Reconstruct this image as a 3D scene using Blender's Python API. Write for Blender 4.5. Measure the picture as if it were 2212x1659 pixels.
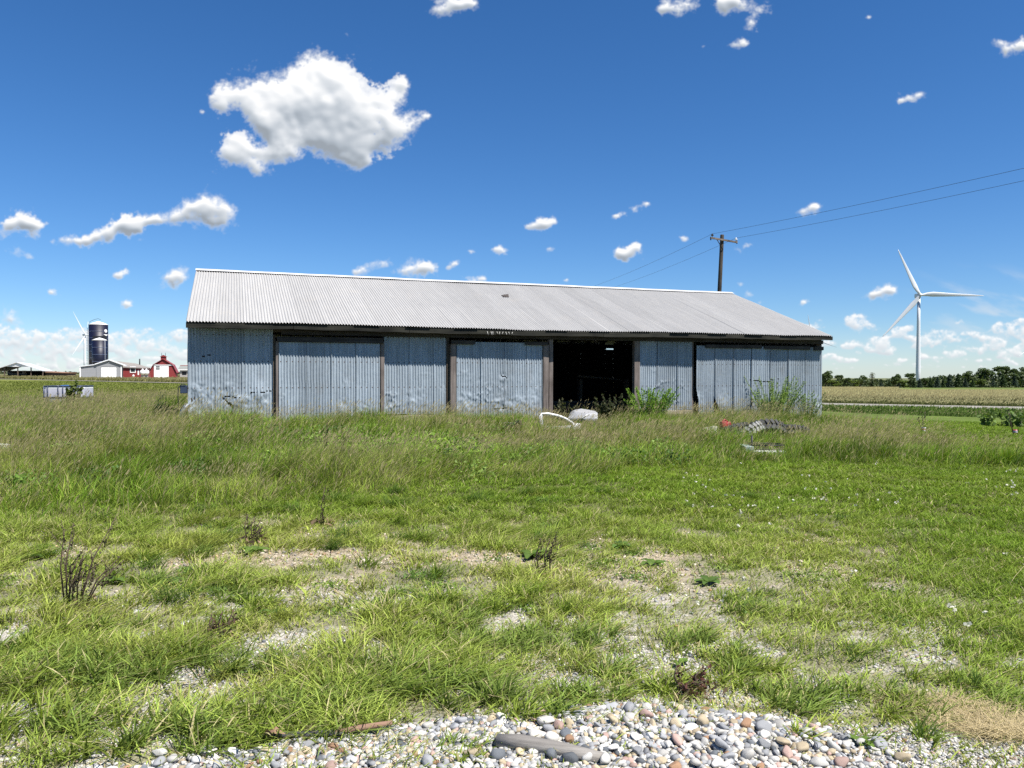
import bpy, bmesh, math, random
import numpy as np
from mathutils import Vector, Matrix

R = math.radians
sc = bpy.context.scene
for o in list(bpy.data.objects):
    bpy.data.objects.remove(o)

# ------------------------------------------------------------------ camera
F, IW, IH = 1671.0, 2212.0, 1659.0          # focal length and frame in photo measuring units
PITCH, ROLL, CAMZ = R(0.81), R(0.11), 1.6
cp, sp = math.cos(PITCH), math.sin(PITCH)
cr, sr = math.cos(ROLL), math.sin(ROLL)
_fw = np.array([0, cp, -sp]); _up = np.array([0, sp, cp]); _rt = np.array([1.0, 0, 0])
_r2 = cr * _rt + sr * _up
_u2 = -sr * _rt + cr * _up
CM = np.array([_r2, _u2, _fw])
CPOS = np.array([0, 0, CAMZ])
cam_d = bpy.data.cameras.new('camera')
cam_d.sensor_width = 36.0
cam_d.lens = F / IW * 36.0
cam_d.clip_start = 0.1
cam_d.clip_end = 20000
cam = bpy.data.objects.new('camera', cam_d)
sc.collection.objects.link(cam)
cam.matrix_world = Matrix(((_r2[0], _u2[0], -_fw[0], 0), (_r2[1], _u2[1], -_fw[1], 0),
                           (_r2[2], _u2[2], -_fw[2], CAMZ), (0, 0, 0, 1)))
sc.camera = cam

# ------------------------------------------------------------------ light, exposure
SUN_EL = R(58.5)
SUN_AZ = math.atan2(0.796, -0.605)           # clockwise from +Y
sun_d = bpy.data.lights.new('sun', 'SUN')
sun_d.energy = 5.0
sun_d.angle = R(0.53)
sun_d.color = (1.0, 0.955, 0.89)
sun = bpy.data.objects.new('sun', sun_d)
sc.collection.objects.link(sun)
to_sun = Vector((math.cos(SUN_EL) * math.sin(SUN_AZ), math.cos(SUN_EL) * math.cos(SUN_AZ), math.sin(SUN_EL)))
sun.rotation_euler = to_sun.to_track_quat('Z', 'Y').to_euler()
sc.view_settings.view_transform = 'Standard'
sc.view_settings.look = 'None'
sc.view_settings.gamma = 1.0
sc.view_settings.exposure = 0.87
SKY_STRENGTH = 0.062
CLOUD_GAIN = 0.58

# ------------------------------------------------------------------ noise helpers
def _hash(ix, iy, seed):
    h = (ix.astype(np.int64) * 374761393 + iy.astype(np.int64) * 668265263 + seed * 974634777) & 0x7fffffff
    h = ((h ^ (h >> 13)) * 1274126177) & 0x7fffffff
    h = h ^ (h >> 16)
    return (h & 0xffff).astype(np.float32) / 65535.0

def vnoise(x, y, seed=0):
    x = np.asarray(x, dtype=np.float64); y = np.asarray(y, dtype=np.float64)
    ix = np.floor(x); iy = np.floor(y)
    fx = (x - ix).astype(np.float32); fy = (y - iy).astype(np.float32)
    fx = fx * fx * fx * (fx * (fx * 6 - 15) + 10); fy = fy * fy * fy * (fy * (fy * 6 - 15) + 10)
    a = _hash(ix, iy, seed); b = _hash(ix + 1, iy, seed)
    c = _hash(ix, iy + 1, seed); d = _hash(ix + 1, iy + 1, seed)
    return a + (b - a) * fx + (c - a) * fy + (a - b - c + d) * fx * fy

def fbm(x, y, seed=0, octv=4, gain=0.5):
    s = 0.0; amp = 1.0; tot = 0.0
    x = np.asarray(x, dtype=np.float64); y = np.asarray(y, dtype=np.float64)
    for k in range(octv):
        s = s + amp * vnoise(x, y, seed + 17 * k)
        tot += amp; amp *= gain
        x, y = x * 1.93 + y * 0.61 + 7.3, y * 1.93 - x * 0.61 + 3.1
    return s / tot

def sstep(a, b, x):
    t = np.clip((x - a) / (b - a), 0, 1)
    return t * t * (3 - 2 * t)

# ------------------------------------------------------------------ sky with clouds (direction based)
CLOUDS = [
 (685,150,60),(640,185,60),(735,185,58),(580,200,45),(520,205,38),(478,200,26),(475,225,26),(560,230,38),(620,245,48),
 (690,240,72),(760,245,62),(815,240,46),(858,205,28),(868,178,16),(845,285,40),(800,300,50),(760,325,44),(710,300,55),
 (650,290,40),(612,328,30),(600,292,30),(582,335,26),(570,258,36),(885,265,22),(915,250,15),(520,310,34),(498,328,30),(540,338,32),(552,368,17),(770,345,25),(436,243,7),
 (325,474,17),(306,482,18),(206,513,15),(165,521,13),(440,470,28),(497,456,16),(110,523,8),(425,455,36),(460,450,36),(482,478,26),(390,465,26),(350,475,15),(290,480,26),(262,490,26),(230,500,18),(185,520,17),(140,520,11),
 (15,497,27),(55,482,30),(78,490,18),(35,545,14),(62,553,9),(272,585,14),(255,597,11),(374,588,21),(372,612,19),(390,600,17),
 (275,658,13),(112,630,10),(20,692,24),
 (965,3,30),(990,12,22),(940,25,15),(1022,6,18),(1470,6,30),(1438,16,16),(1560,6,25),(1592,10,25),(1622,50,17),(1640,25,18),
 (1605,88,13),(1585,100,11),(2163,92,14),(2195,103,17),(2170,110,12),(2210,90,14),(1965,210,13),(1985,203,9),(1945,218,7),(1520,100,5),(1878,36,6),
 (1165,485,16),(1190,482,13),(1140,490,9),(1345,462,9),(1375,453,11),(1400,445,9),(1330,466,7),(1355,545,21),(1372,535,13),(1340,552,14),
 (1752,448,15),(1735,458,12),(1765,442,9),(1595,540,11),(1612,530,8),(795,580,17),(825,568,14),(772,590,13),(895,580,23),(925,578,18),(868,588,16),
 (985,570,9),(970,578,7),(1020,543,9),(1078,540,11),(1018,605,15),(1042,602,11),(1188,538,8),(1905,633,18),(1885,640,14),(1926,627,12),(1480,516,8),
 (1600,613,9),(1618,640,10),(1640,655,7),(1735,655,7),(1222,606,6)]

def make_sky_image():
    w, h = 1600, 640
    U0, U1, V0, V1 = -0.85, 0.85, -0.01, 0.67
    u, v = np.meshgrid(np.linspace(U0, U1, w), np.linspace(V0, V1, h))
    dirs = np.stack([u, np.ones_like(u), v], -1) @ CM.T     # to camera space
    px = IW / 2 + F * dirs[..., 0] / dirs[..., 2]
    py = IH / 2 - F * dirs[..., 1] / dirs[..., 2]
    def warp(lam, seed):
        return fbm(px / lam, py / lam, seed, 6, 0.58) - 0.5, fbm(px / lam, py / lam, seed + 91, 6, 0.58) - 0.5
    wl = warp(70.0, 3); ws = warp(26.0, 8)
    r_ = np.random.default_rng(12)
    puffs = []
    for k in range(560):
        left = k % 2 == 0
        x = r_.uniform(-150, 900) if left else r_.uniform(1500, 2350)
        t = r_.random()
        y = 708 + 92 * t ** .8 if left else 690 + 105 * t ** .7
        if not left: y += max(0.0, (1850 - x)) * .05
        rr = (15 - 10.5 * t) * r_.uniform(.5, 1.3) * (1.1 if left else .85)
        puffs.append((x, y, rr))
    S1 = np.zeros(px.shape, dtype=np.float32); S2 = np.zeros(px.shape, dtype=np.float32)
    def add(S, cx, cy, r, wx, wy, amp, ax, ay):
        m0 = (np.abs(px[0] - cx) < 2.6 * r * ax + 8); rows = np.where(np.abs(py[:, 0] - cy) < 2.6 * r * ay + 14)[0]
        if not m0.any() or len(rows) == 0: return
        c0, c1 = np.where(m0)[0][[0, -1]]; sl = (slice(rows[0], rows[-1] + 1), slice(c0, c1 + 1))
        dx = (px[sl] + amp * wx[sl] - cx) / ax; dy = (py[sl] + amp * .9 * wy[sl] - cy) / ay
        S[sl] += np.exp(-1.05 * (dx * dx + dy * dy) / (r * r))
    for cx, cy, r in CLOUDS:
        if r > 30: add(S1, cx, cy, r * .90, wl[0], wl[1], .68 * r, 1.0, 1.0)
        elif cx > 400 and cx < 950 and 140 < cy < 380: add(S1, cx, cy, r * 1.02, wl[0], wl[1], .75 * r, 1.0, 1.0)
        else: add(S1, cx, cy, r * 1.0, ws[0], ws[1], 1.5 * r, 1.3, .85)
    for cx, cy, r in puffs:
        add(S2, cx, cy, r, ws[0], ws[1], 1.5 * r, 2.0, .85)
    dL = fbm(px / 34.0, py / 34.0, 41, 7, 0.62) - .5; dS = fbm(px / 13.0, py / 10.0, 47, 6, 0.66) - .5; dF = fbm(px / 5.0, py / 4.5, 53, 4, .7) - .5
    S1 = np.minimum(S1, 1.5)
    F1 = S1 - 0.42 + 1.15 * dL + 0.85 * dS + .28 * dF
    F1 = np.where(S1 > .04, F1, -1)
    F2 = np.minimum(S2, 1.2) - 0.60 + 1.3 * dS + .6 * dL + .4 * dF
    F2 = np.where(S2 > .05, F2, -1)
    soft = .22 + .26 * (1 - sstep(0, 1, ((px > 400) & (px < 950) & (py > 70) & (py < 400)).astype(float))) + .5 * sstep(.62, .3, fbm(px / 120.0, py / 90.0, 71, 3)) + .25 * (py < 60)
    a1 = np.clip(F1 / soft, 0, 1) ** 1.15 * (.82 + .18 * sstep(.2, .9, F1))
    a2 = sstep(0.0, 0.85, F2) * .92
    wisp = sstep(0.50, 0.85, fbm((px + 2.2 * py) / 150.0, (py - 0.35 * px) / 26.0, 33, 5)) * sstep(1880, 2230, px) * sstep(560, 660, py) * 0.55
    def blur(a, n):
        for _ in range(2):
            for ax in (0, 1):
                c = np.cumsum(np.pad(a, [(n + 1, n) if k == ax else (0, 0) for k in (0, 1)], mode='edge'), axis=ax)
                a = (np.take(c, range(2 * n + 1, c.shape[ax]), axis=ax) - np.take(c, range(0, c.shape[ax] - 2 * n - 1), axis=ax)) / (2 * n + 1)
        return a
    def relief(F_, n, k):
        hm = np.sqrt(np.clip(blur(np.clip(F_, 0, 2), n), 0, 3)) * k
        gy, gx = np.gradient(hm)
        return np.tanh(-(gy * 0.85 + gx * 0.35))
    def above(a, sh, n):
        b_ = blur(a, n)
        return np.concatenate([b_[sh:], np.zeros((sh, b_.shape[1]), b_.dtype)], 0)      # cloud lying higher up, towards the sun
    bigm = blur(((S1 > .3) & (px > 380) & (px < 960) & (py > 60) & (py < 400)).astype(np.float32), 12)
    thick = above(a1, 22, 16) * above(a1, 55, 20) * blur(a1, 10)
    gnoise = fbm(px / 90.0, py / 60.0, 61, 4) - .5
    l1 = .93 + .30 * relief(F1 + .3 * dL, 3, 26) + .16 * relief(F1, 10, 30) - .34 * np.tanh(1.5 * thick * bigm * np.clip(.75 + 3.0 * gnoise + 1.2 * dL, 0.0, 2)) - .30 * above(a1, 9, 5) * blur(a1, 3) * (1 - bigm)
    l1 = np.clip(l1, .40, 1.0)
    l2 = .96 + .26 * relief(F2, 2, 12) - .24 * above(a2, 9, 5) * blur(a2, 3)
    l2 = np.clip(l2, .70, 1.0)
    veil = 0.34 * sstep(700, 790, py) * (px < 1100) + 0.16 * sstep(680, 800, py) * (px >= 1100)
    al = np.maximum(a2, 0); lum = l2
    lum = lum * a2 + (1 - a2) * .80
    al = np.maximum(a2 + (1 - a2) * veil, wisp)
    lum = l1 * a1 + lum * (1 - a1)
    al = a1 + al * (1 - a1)
    cool = np.clip((1.0 - lum) / 0.5, 0, 1)
    rgb = np.stack([lum * (1 - 0.20 * cool), lum * (1 - 0.10 * cool), lum * (1 + .02 * cool)], -1)
    edge = sstep(U0, U0 + .06, u) * sstep(U1, U1 - .06, u) * sstep(V1, V1 - .03, v)
    out = np.concatenate([rgb, (al * edge)[..., None]], -1).astype(np.float32)
    img = bpy.data.images.new('cloud_map', w, h, alpha=True, float_buffer=True)
    img.colorspace_settings.name = 'Non-Color'
    img.alpha_mode = 'CHANNEL_PACKED'
    img.pixels.foreach_set(out.ravel())
    img.update()
    img.pack()
    return img, (U0, U1, V0, V1)

world = bpy.data.worlds.new('World')
sc.world = world
world.use_nodes = True
nt = world.node_tree
nt.nodes.clear()
N, Lk = nt.nodes, nt.links
def wn(t, **kw):
    n = N.new(t)
    for k, v_ in kw.items():
        setattr(n, k, v_)
    return n
sky = wn('ShaderNodeTexSky', sky_type='NISHITA', sun_disc=False, sun_elevation=SUN_EL, sun_rotation=SUN_AZ)
sky.altitude = 250; sky.air_density = 0.9; sky.dust_density = 0.1; sky.ozone_density = 4.0
hsv = wn('ShaderNodeHueSaturation')
hsv.inputs['Saturation'].default_value = 1.15
tint = wn('ShaderNodeVectorMath', operation='MULTIPLY'); tint.inputs[1].default_value = (0.88, 1.0, 1.17)
Lk.new(sky.outputs[0], tint.inputs[0]); Lk.new(tint.outputs[0], hsv.inputs['Color'])
tc = wn('ShaderNodeTexCoord')
sep = wn('ShaderNodeSeparateXYZ'); Lk.new(tc.outputs['Generated'], sep.inputs[0])
ymax = wn('ShaderNodeMath', operation='MAXIMUM'); Lk.new(sep.outputs['Y'], ymax.inputs[0]); ymax.inputs[1].default_value = 0.05
du = wn('ShaderNodeMath', operation='DIVIDE'); Lk.new(sep.outputs['X'], du.inputs[0]); Lk.new(ymax.outputs[0], du.inputs[1])
dv = wn('ShaderNodeMath', operation='DIVIDE'); Lk.new(sep.outputs['Z'], dv.inputs[0]); Lk.new(ymax.outputs[0], dv.inputs[1])
cimg, (U0, U1, V0, V1) = make_sky_image()
mu = wn('ShaderNodeMapRange', clamp=False); Lk.new(du.outputs[0], mu.inputs[0]); mu.inputs[1].default_value = U0; mu.inputs[2].default_value = U1
mv = wn('ShaderNodeMapRange', clamp=False); Lk.new(dv.outputs[0], mv.inputs[0]); mv.inputs[1].default_value = V0; mv.inputs[2].default_value = V1
cmb = wn('ShaderNodeCombineXYZ'); Lk.new(mu.outputs[0], cmb.inputs[0]); Lk.new(mv.outputs[0], cmb.inputs[1])
tex = wn('ShaderNodeTexImage', image=cimg, extension='CLIP', interpolation='Cubic'); Lk.new(cmb.outputs[0], tex.inputs[0])
front = wn('ShaderNodeMath', operation='GREATER_THAN'); Lk.new(sep.outputs['Y'], front.inputs[0]); front.inputs[1].default_value = 0.1
am = wn('ShaderNodeMath', operation='MULTIPLY'); Lk.new(tex.outputs['Alpha'], am.inputs[0]); Lk.new(front.outputs[0], am.inputs[1])
bg1 = wn('ShaderNodeBackground'); Lk.new(hsv.outputs[0], bg1.inputs['Color']); bg1.inputs['Strength'].default_value = SKY_STRENGTH
bg2 = wn('ShaderNodeBackground'); Lk.new(tex.outputs['Color'], bg2.inputs['Color']); bg2.inputs['Strength'].default_value = CLOUD_GAIN
mixs = wn('ShaderNodeMixShader'); Lk.new(am.outputs[0], mixs.inputs[0]); Lk.new(bg1.outputs[0], mixs.inputs[1]); Lk.new(bg2.outputs[0], mixs.inputs[2])
wo = wn('ShaderNodeOutputWorld'); Lk.new(mixs.outputs[0], wo.inputs[0])
sc.cycles.use_denoising = False
sc.cycles.max_bounces = 6
sc.cycles.diffuse_bounces = 1
sc.cycles.glossy_bounces = 3
sc.cycles.transmission_bounces = 3
sc.cycles.transparent_max_bounces = 6
sc.cycles.sample_clamp_indirect = 6.0

# ------------------------------------------------------------------ general helpers
rng = np.random.default_rng(7)
col = sc.collection

def ray(x, y):
    return CM.T @ np.array([(x - IW / 2) / F, (IH / 2 - y) / F, 1.0])

def at(x, y, Y):
    """photo measuring point (x, y) at the world depth Y"""
    r = ray(x, y)
    return CPOS + r * (Y / r[1])

def G(x, y):
    """height of the ground"""
    x = np.asarray(x, dtype=np.float64); y = np.asarray(y, dtype=np.float64)
    dx = x + 7.27; dy = y - 17.3
    s_ = dx * 0.9412 + dy * 0.3379; n_ = -dx * 0.3379 + dy * 0.9412
    amp = np.interp(s_, [-14, -3, 0, 6, 18, 24], [0.0, 0.26, 0.38, 0.34, 0.20, 0.0])
    g = amp * sstep(-5.5, -0.2, n_) * (1 - sstep(12, 34, n_))
    g = g - 0.0132 * np.clip(y - 46, 0, 270) * sstep(-30, 60, x)
    g = g - 0.050 * np.clip(y - 335, 0, 800) * sstep(-30, 60, x)
    g = g - 0.42 * sstep(8, 20, x) * sstep(13, 40, y)
    near = sstep(26, 10, y)
    g = g + near * (0.05 * (fbm(x * 0.9, y * 0.9, 101, 3) - 0.5) + 0.03 * (fbm(x * 3.1, y * 3.1, 103, 3) - 0.5))
    # stone heap at the lower edge
    g = g + 0.085 * np.exp(-(((x - 0.75) / 0.75) ** 2 + ((y - 3.25) / 0.34) ** 2)) + 0.03 * np.exp(-(((x + 0.6) / 0.9) ** 2 + ((y - 3.1) / 0.25) ** 2))
    return g

def gnd(x, y):
    """ground point under the photo measuring point"""
    r = ray(x, y)
    t = 3.0
    for k in range(60):
        p = CPOS + r * t
        t += (p[2] - float(G(p[0], p[1]))) / max(-r[2], 0.01) * 0.7
    p = CPOS + r * t
    return np.array([p[0], p[1], float(G(p[0], p[1]))])

def tag(o, label=None, cat=None, group=None, kind=None):
    if label: o['label'] = label
    if cat: o['category'] = cat
    if group: o['group'] = group
    if kind: o['kind'] = kind
    return o

def thing(name, label, cat, loc=(0, 0, 0), rz=0.0, group=None):
    o = bpy.data.objects.new(name, None)
    o.empty_display_size = 0.2
    col.objects.link(o)
    o.location = [float(c) for c in loc]
    o.rotation_euler = (0, 0, rz)
    return tag(o, label, cat, group)

def link(name, me, mat, parent=None):
    o = bpy.data.objects.new(name, me)
    col.objects.link(o)
    if mat is not None:
        me.materials.append(mat)
    if parent is not None:
        o.parent = parent
    return o

def copy_tree(root):
    r = root.copy(); col.objects.link(r)
    for ch in root.children:
        c = ch.copy(); col.objects.link(c); c.parent = r
        for g_ in ch.children:
            d = g_.copy(); col.objects.link(d); d.parent = c
    return r

class MB:
    """collects primitive shapes into one mesh"""
    def __init__(self):
        self.v = []; self.f = []; self.sm = []
    def add(self, vs, fs, smooth=False):
        b = len(self.v)
        self.v += [tuple(float(c) for c in p) for p in vs]
        self.f += [tuple(b + i for i in f) for f in fs]
        self.sm += [smooth] * len(fs)
    def box(self, x0, x1, y0, y1, z0, z1, rot=None, org=(0, 0, 0)):
        vs = [Vector((x, y, z)) for z in (z0, z1) for y in (y0, y1) for x in (x0, x1)]
        if rot is not None:
            o = Vector(org); vs = [rot @ (p - o) + o for p in vs]
        self.add(vs, [(0, 2, 3, 1), (4, 5, 7, 6), (0, 1, 5, 4), (1, 3, 7, 5), (3, 2, 6, 7), (2, 0, 4, 6)])
    def bevbox(self, x0, x1, y0, y1, z0, z1, b=0.01, jit=0.0, seed=0):
        bm = bmesh.new()
        bmesh.ops.create_cube(bm, size=1.0)
        bmesh.ops.scale(bm, vec=(x1 - x0, y1 - y0, z1 - z0), verts=bm.verts)
        bmesh.ops.translate(bm, vec=((x0 + x1) / 2, (y0 + y1) / 2, (z0 + z1) / 2), verts=bm.verts)
        if jit:
            rr = random.Random(seed)
            for v in bm.verts:
                v.co += Vector((rr.uniform(-jit, jit), rr.uniform(-jit, jit), rr.uniform(-jit, jit)))
        bmesh.ops.bevel(bm, geom=bm.edges[:], offset=b, segments=2, affect='EDGES', profile=0.5)
        bm.verts.index_update()
        self.add([v.co for v in bm.verts], [[v.index for v in f.verts] for f in bm.faces])
        bm.free()
    def tube(self, path, rad, n=8, cap=True, smooth=True):
        path = [Vector(p) for p in path]
        if not hasattr(rad, '__len__'): rad = [rad] * len(path)
        rings = []; up = None
        for i, p in enumerate(path):
            a = path[max(i - 1, 0)]; b = path[min(i + 1, len(path) - 1)]
            t = (b - a).normalized()
            if up is None:
                up = Vector((0, 0, 1)) if abs(t.z) < 0.9 else Vector((1, 0, 0))
            s = t.cross(up).normalized(); up = s.cross(t).normalized()
            rings.append([p + rad[i] * (math.cos(2 * math.pi * k / n) * s + math.sin(2 * math.pi * k / n) * up) for k in range(n)])
        vs = [q for r_ in rings for q in r_]
        fs = []
        for i in range(len(path) - 1):
            for k in range(n):
                fs.append((i * n + k, i * n + (k + 1) % n, (i + 1) * n + (k + 1) % n, (i + 1) * n + k))
        if cap:
            fs.append(tuple(range(n - 1, -1, -1)))
            fs.append(tuple((len(path) - 1) * n + k for k in range(n)))
        self.add(vs, fs, smooth)
    def lathe(self, prof, n=24, c=(0, 0, 0), axis='Z', cap=True, smooth=True):
        vs = []
        for r_, z in prof:
            for k in range(n):
                a = 2 * math.pi * k / n
                p = (r_ * math.cos(a), r_ * math.sin(a), z)
                if axis == 'X': p = (p[2], p[0], p[1])
                if axis == 'Y': p = (p[0], p[2], p[1])
                vs.append((p[0] + c[0], p[1] + c[1], p[2] + c[2]))
        fs = []
        for i in range(len(prof) - 1):
            for k in range(n):
                fs.append((i * n + k, i * n + (k + 1) % n, (i + 1) * n + (k + 1) % n, (i + 1) * n + k))
        if cap:
            fs.append(tuple(range(n - 1, -1, -1))); fs.append(tuple((len(prof) - 1) * n + k for k in range(n)))
        self.add(vs, fs, smooth)
    def prism(self, poly, y0, y1):
        """polygon in x, z extruded along y"""
        n = len(poly)
        vs = [(x, y0, z) for x, z in poly] + [(x, y1, z) for x, z in poly]
        fs = [tuple(range(n)), tuple(range(2 * n - 1, n - 1, -1))]
        for k in range(n):
            fs.append((k, k + n, (k + 1) % n + n, (k + 1) % n))
        self.add(vs, fs)
    def build(self, name, mat, parent=None):
        me = bpy.data.meshes.new(name)
        me.from_pydata(self.v, [], self.f)
        me.polygons.foreach_set('use_smooth', self.sm)
        bm = bmesh.new(); bm.from_mesh(me)
        bmesh.ops.recalc_face_normals(bm, faces=bm.faces[:])
        bm.to_mesh(me); bm.free()
        me.update()
        return link(name, me, mat, parent)

def mesh_np(name, verts, loops, counts, mat, parent=None, colr=None, smooth=False, attrs=None):
    me = bpy.data.meshes.new(name)
    verts = np.ascontiguousarray(verts, dtype=np.float32)
    me.vertices.add(len(verts)); me.vertices.foreach_set('co', verts.ravel())
    loops = np.ascontiguousarray(loops, dtype=np.int32); counts = np.asarray(counts, dtype=np.int32)
    me.loops.add(len(loops)); me.loops.foreach_set('vertex_index', loops)
    me.polygons.add(len(counts))
    st = np.zeros(len(counts), dtype=np.int32); st[1:] = np.cumsum(counts)[:-1]
    me.polygons.foreach_set('loop_start', st)
    if smooth:
        me.polygons.foreach_set('use_smooth', np.ones(len(counts), dtype=bool))
    if colr is not None:
        ca = me.color_attributes.new('Col', 'FLOAT_COLOR', 'POINT')
        c4 = np.ones((len(verts), 4), dtype=np.float32); c4[:, :3] = colr
        ca.data.foreach_set('color', c4.ravel())
    for k, a in (attrs or {}).items():
        at_ = me.attributes.new(k, 'FLOAT', 'POINT')
        at_.data.foreach_set('value', np.ascontiguousarray(a, dtype=np.float32))
    me.update(calc_edges=True)
    return link(name, me, mat, parent)

# ------------------------------------------------------------------ materials
def new_mat(name):
    m = bpy.data.materials.new(name); m.use_nodes = True
    t = m.node_tree; b = t.nodes['Principled BSDF']
    return m, t, b

def plain(name, c, rough=0.6, metal=0.0, var=0.15, scale=6.0, bump=0.0, bscale=40.0, spec=0.5, stretch=(1, 1, 1)):
    """one paint or material, with its own mottling"""
    m, t, b = new_mat(name)
    b.inputs['Roughness'].default_value = rough; b.inputs['Metallic'].default_value = metal
    b.inputs['Specular IOR Level'].default_value = spec
    tcn = t.nodes.new('ShaderNodeTexCoord'); mp = t.nodes.new('ShaderNodeMapping'); mp.inputs['Scale'].default_value = stretch
    t.links.new(tcn.outputs['Object'], mp.inputs[0])
    nz = t.nodes.new('ShaderNodeTexNoise'); nz.inputs['Scale'].default_value = scale; nz.inputs['Detail'].default_value = 6
    t.links.new(mp.outputs[0], nz.inputs['Vector'])
    rp = t.nodes.new('ShaderNodeMapRange'); rp.inputs[1].default_value = 0.25; rp.inputs[2].default_value = 0.75
    rp.inputs[3].default_value = 1 - var; rp.inputs[4].default_value = 1 + var
    t.links.new(nz.outputs['Fac'], rp.inputs[0])
    mx = t.nodes.new('ShaderNodeVectorMath'); mx.operation = 'SCALE'; mx.inputs[0].default_value = c
    t.links.new(rp.outputs[0], mx.inputs['Scale'])
    t.links.new(mx.outputs[0], b.inputs['Base Color'])
    if bump:
        n2 = t.nodes.new('ShaderNodeTexNoise'); n2.inputs['Scale'].default_value = bscale; n2.inputs['Detail'].default_value = 5
        t.links.new(mp.outputs[0], n2.inputs['Vector'])
        bp = t.nodes.new('ShaderNodeBump'); bp.inputs['Strength'].default_value = bump; bp.inputs['Distance'].default_value = 0.02
        t.links.new(n2.outputs['Fac'], bp.inputs['Height']); t.links.new(bp.outputs[0], b.inputs['Normal'])
    return m

def galv(name, c, rough=0.5, metal=0.35, stain=(0.30, 0.27, 0.24), stain_amt=0.35, streak_axis='Z', tintvar=0.12):
    """old galvanised sheet: mottled zinc, long streaks, a little rust"""
    m, t, b = new_mat(name)
    nd, ln = t.nodes, t.links
    tcn = nd.new('ShaderNodeTexCoord')
    mp = nd.new('ShaderNodeMapping'); mp.inputs['Scale'].default_value = (7, 7, 0.5) if streak_axis == 'Z' else (7, 0.5, 0.5)
    ln.new(tcn.outputs['Object'], mp.inputs[0])
    n1 = nd.new('ShaderNodeTexNoise'); n1.inputs['Scale'].default_value = 1.6; n1.inputs['Detail'].default_value = 8; n1.inputs['Roughness'].default_value = 0.6
    ln.new(mp.outputs[0], n1.inputs['Vector'])
    n2 = nd.new('ShaderNodeTexNoise'); n2.inputs['Scale'].default_value = 2.2; n2.inputs['Detail'].default_value = 9; n2.inputs['Roughness'].default_value = 0.65
    ln.new(tcn.outputs['Object'], n2.inputs['Vector'])
    # sheet to sheet change of tone
    sx = nd.new('ShaderNodeSeparateXYZ'); ln.new(tcn.outputs['Object'], sx.inputs[0])
    dv_ = nd.new('ShaderNodeMath'); dv_.operation = 'DIVIDE'; ln.new(sx.outputs['X'], dv_.inputs[0]); dv_.inputs[1].default_value = 0.61
    fl = nd.new('ShaderNodeMath'); fl.operation = 'FLOOR'; ln.new(dv_.outputs[0], fl.inputs[0])
    wnz = nd.new('ShaderNodeTexWhiteNoise'); wnz.noise_dimensions = '1D'; ln.new(fl.outputs[0], wnz.inputs['W'])
    a1 = nd.new('ShaderNodeMapRange'); a1.inputs[1].default_value = 0.3; a1.inputs[2].default_value = 0.7; a1.inputs[3].default_value = 1 - tintvar; a1.inputs[4].default_value = 1 + tintvar
    ln.new(n1.outputs['Fac'], a1.inputs[0])
    a2 = nd.new('ShaderNodeMapRange'); a2.inputs[3].default_value = 1 - tintvar * 0.7; a2.inputs[4].default_value = 1 + tintvar * 0.7
    ln.new(wnz.outputs['Value'], a2.inputs[0])
    pm = nd.new('ShaderNodeMath'); pm.operation = 'MULTIPLY'; ln.new(a1.outputs[0], pm.inputs[0]); ln.new(a2.outputs[0], pm.inputs[1])
    sc_ = nd.new('ShaderNodeVectorMath'); sc_.operation = 'SCALE'; sc_.inputs[0].default_value = c; ln.new(pm.outputs[0], sc_.inputs['Scale'])
    st = nd.new('ShaderNodeMapRange'); st.inputs[1].default_value = 0.56; st.inputs[2].default_value = 0.76; st.inputs[3].default_value = 0; st.inputs[4].default_value = stain_amt
    ln.new(n2.outputs['Fac'], st.inputs[0])
    mx = nd.new('ShaderNodeMix'); mx.data_type = 'RGBA'; ln.new(st.outputs[0], mx.inputs[0]); ln.new(sc_.outputs[0], mx.inputs[6]); mx.inputs[7].default_value = (*stain, 1)
    outc = mx.outputs[2]
    if streak_axis == 'Z':
        def mth(op, a_, b_=None):
            q = nd.new('ShaderNodeMath'); q.operation = op
            for k_, v_ in ((0, a_), (1, b_)):
                if v_ is None: continue
                if isinstance(v_, (int, float)): q.inputs[k_].default_value = v_
                else: ln.new(v_, q.inputs[k_])
            return q.outputs[0]
        zr = mth('PINGPONG', sx.outputs['Z'], 0.31)
        xr = mth('PINGPONG', sx.outputs['X'], 0.0677)
        dot = mth('MULTIPLY', mth('LESS_THAN', zr, 0.013), mth('LESS_THAN', xr, 0.014))
        ft = nd.new('ShaderNodeMapRange'); ft.inputs[1].default_value = 0.95; ft.inputs[2].default_value = 0.25; ft.inputs[3].default_value = 0.0; ft.inputs[4].default_value = 0.8
        ln.new(sx.outputs['Z'], ft.inputs[0])
        dirt = mth('MULTIPLY', ft.outputs[0], n2.outputs['Fac'])
        m3 = nd.new('ShaderNodeMix'); m3.data_type = 'RGBA'; ln.new(dirt, m3.inputs[0]); ln.new(outc, m3.inputs[6]); m3.inputs[7].default_value = (.20, .175, .14, 1)
        m4 = nd.new('ShaderNodeMix'); m4.data_type = 'RGBA'; ln.new(dot, m4.inputs[0]); ln.new(m3.outputs[2], m4.inputs[6]); m4.inputs[7].default_value = (.10, .08, .07, 1)
        outc = m4.outputs[2]
    ln.new(outc, b.inputs['Base Color'])
    b.inputs['Metallic'].default_value = metal; b.inputs['Specular IOR Level'].default_value = 0.25
    rr = nd.new('ShaderNodeMapRange'); rr.inputs[3].default_value = rough - 0.1; rr.inputs[4].default_value = rough + 0.15
    ln.new(n2.outputs['Fac'], rr.inputs[0]); ln.new(rr.outputs[0], b.inputs['Roughness'])
    n3 = nd.new('ShaderNodeTexNoise'); n3.inputs['Scale'].default_value = 9; n3.inputs['Detail'].default_value = 4; ln.new(tcn.outputs['Object'], n3.inputs['Vector'])
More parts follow.
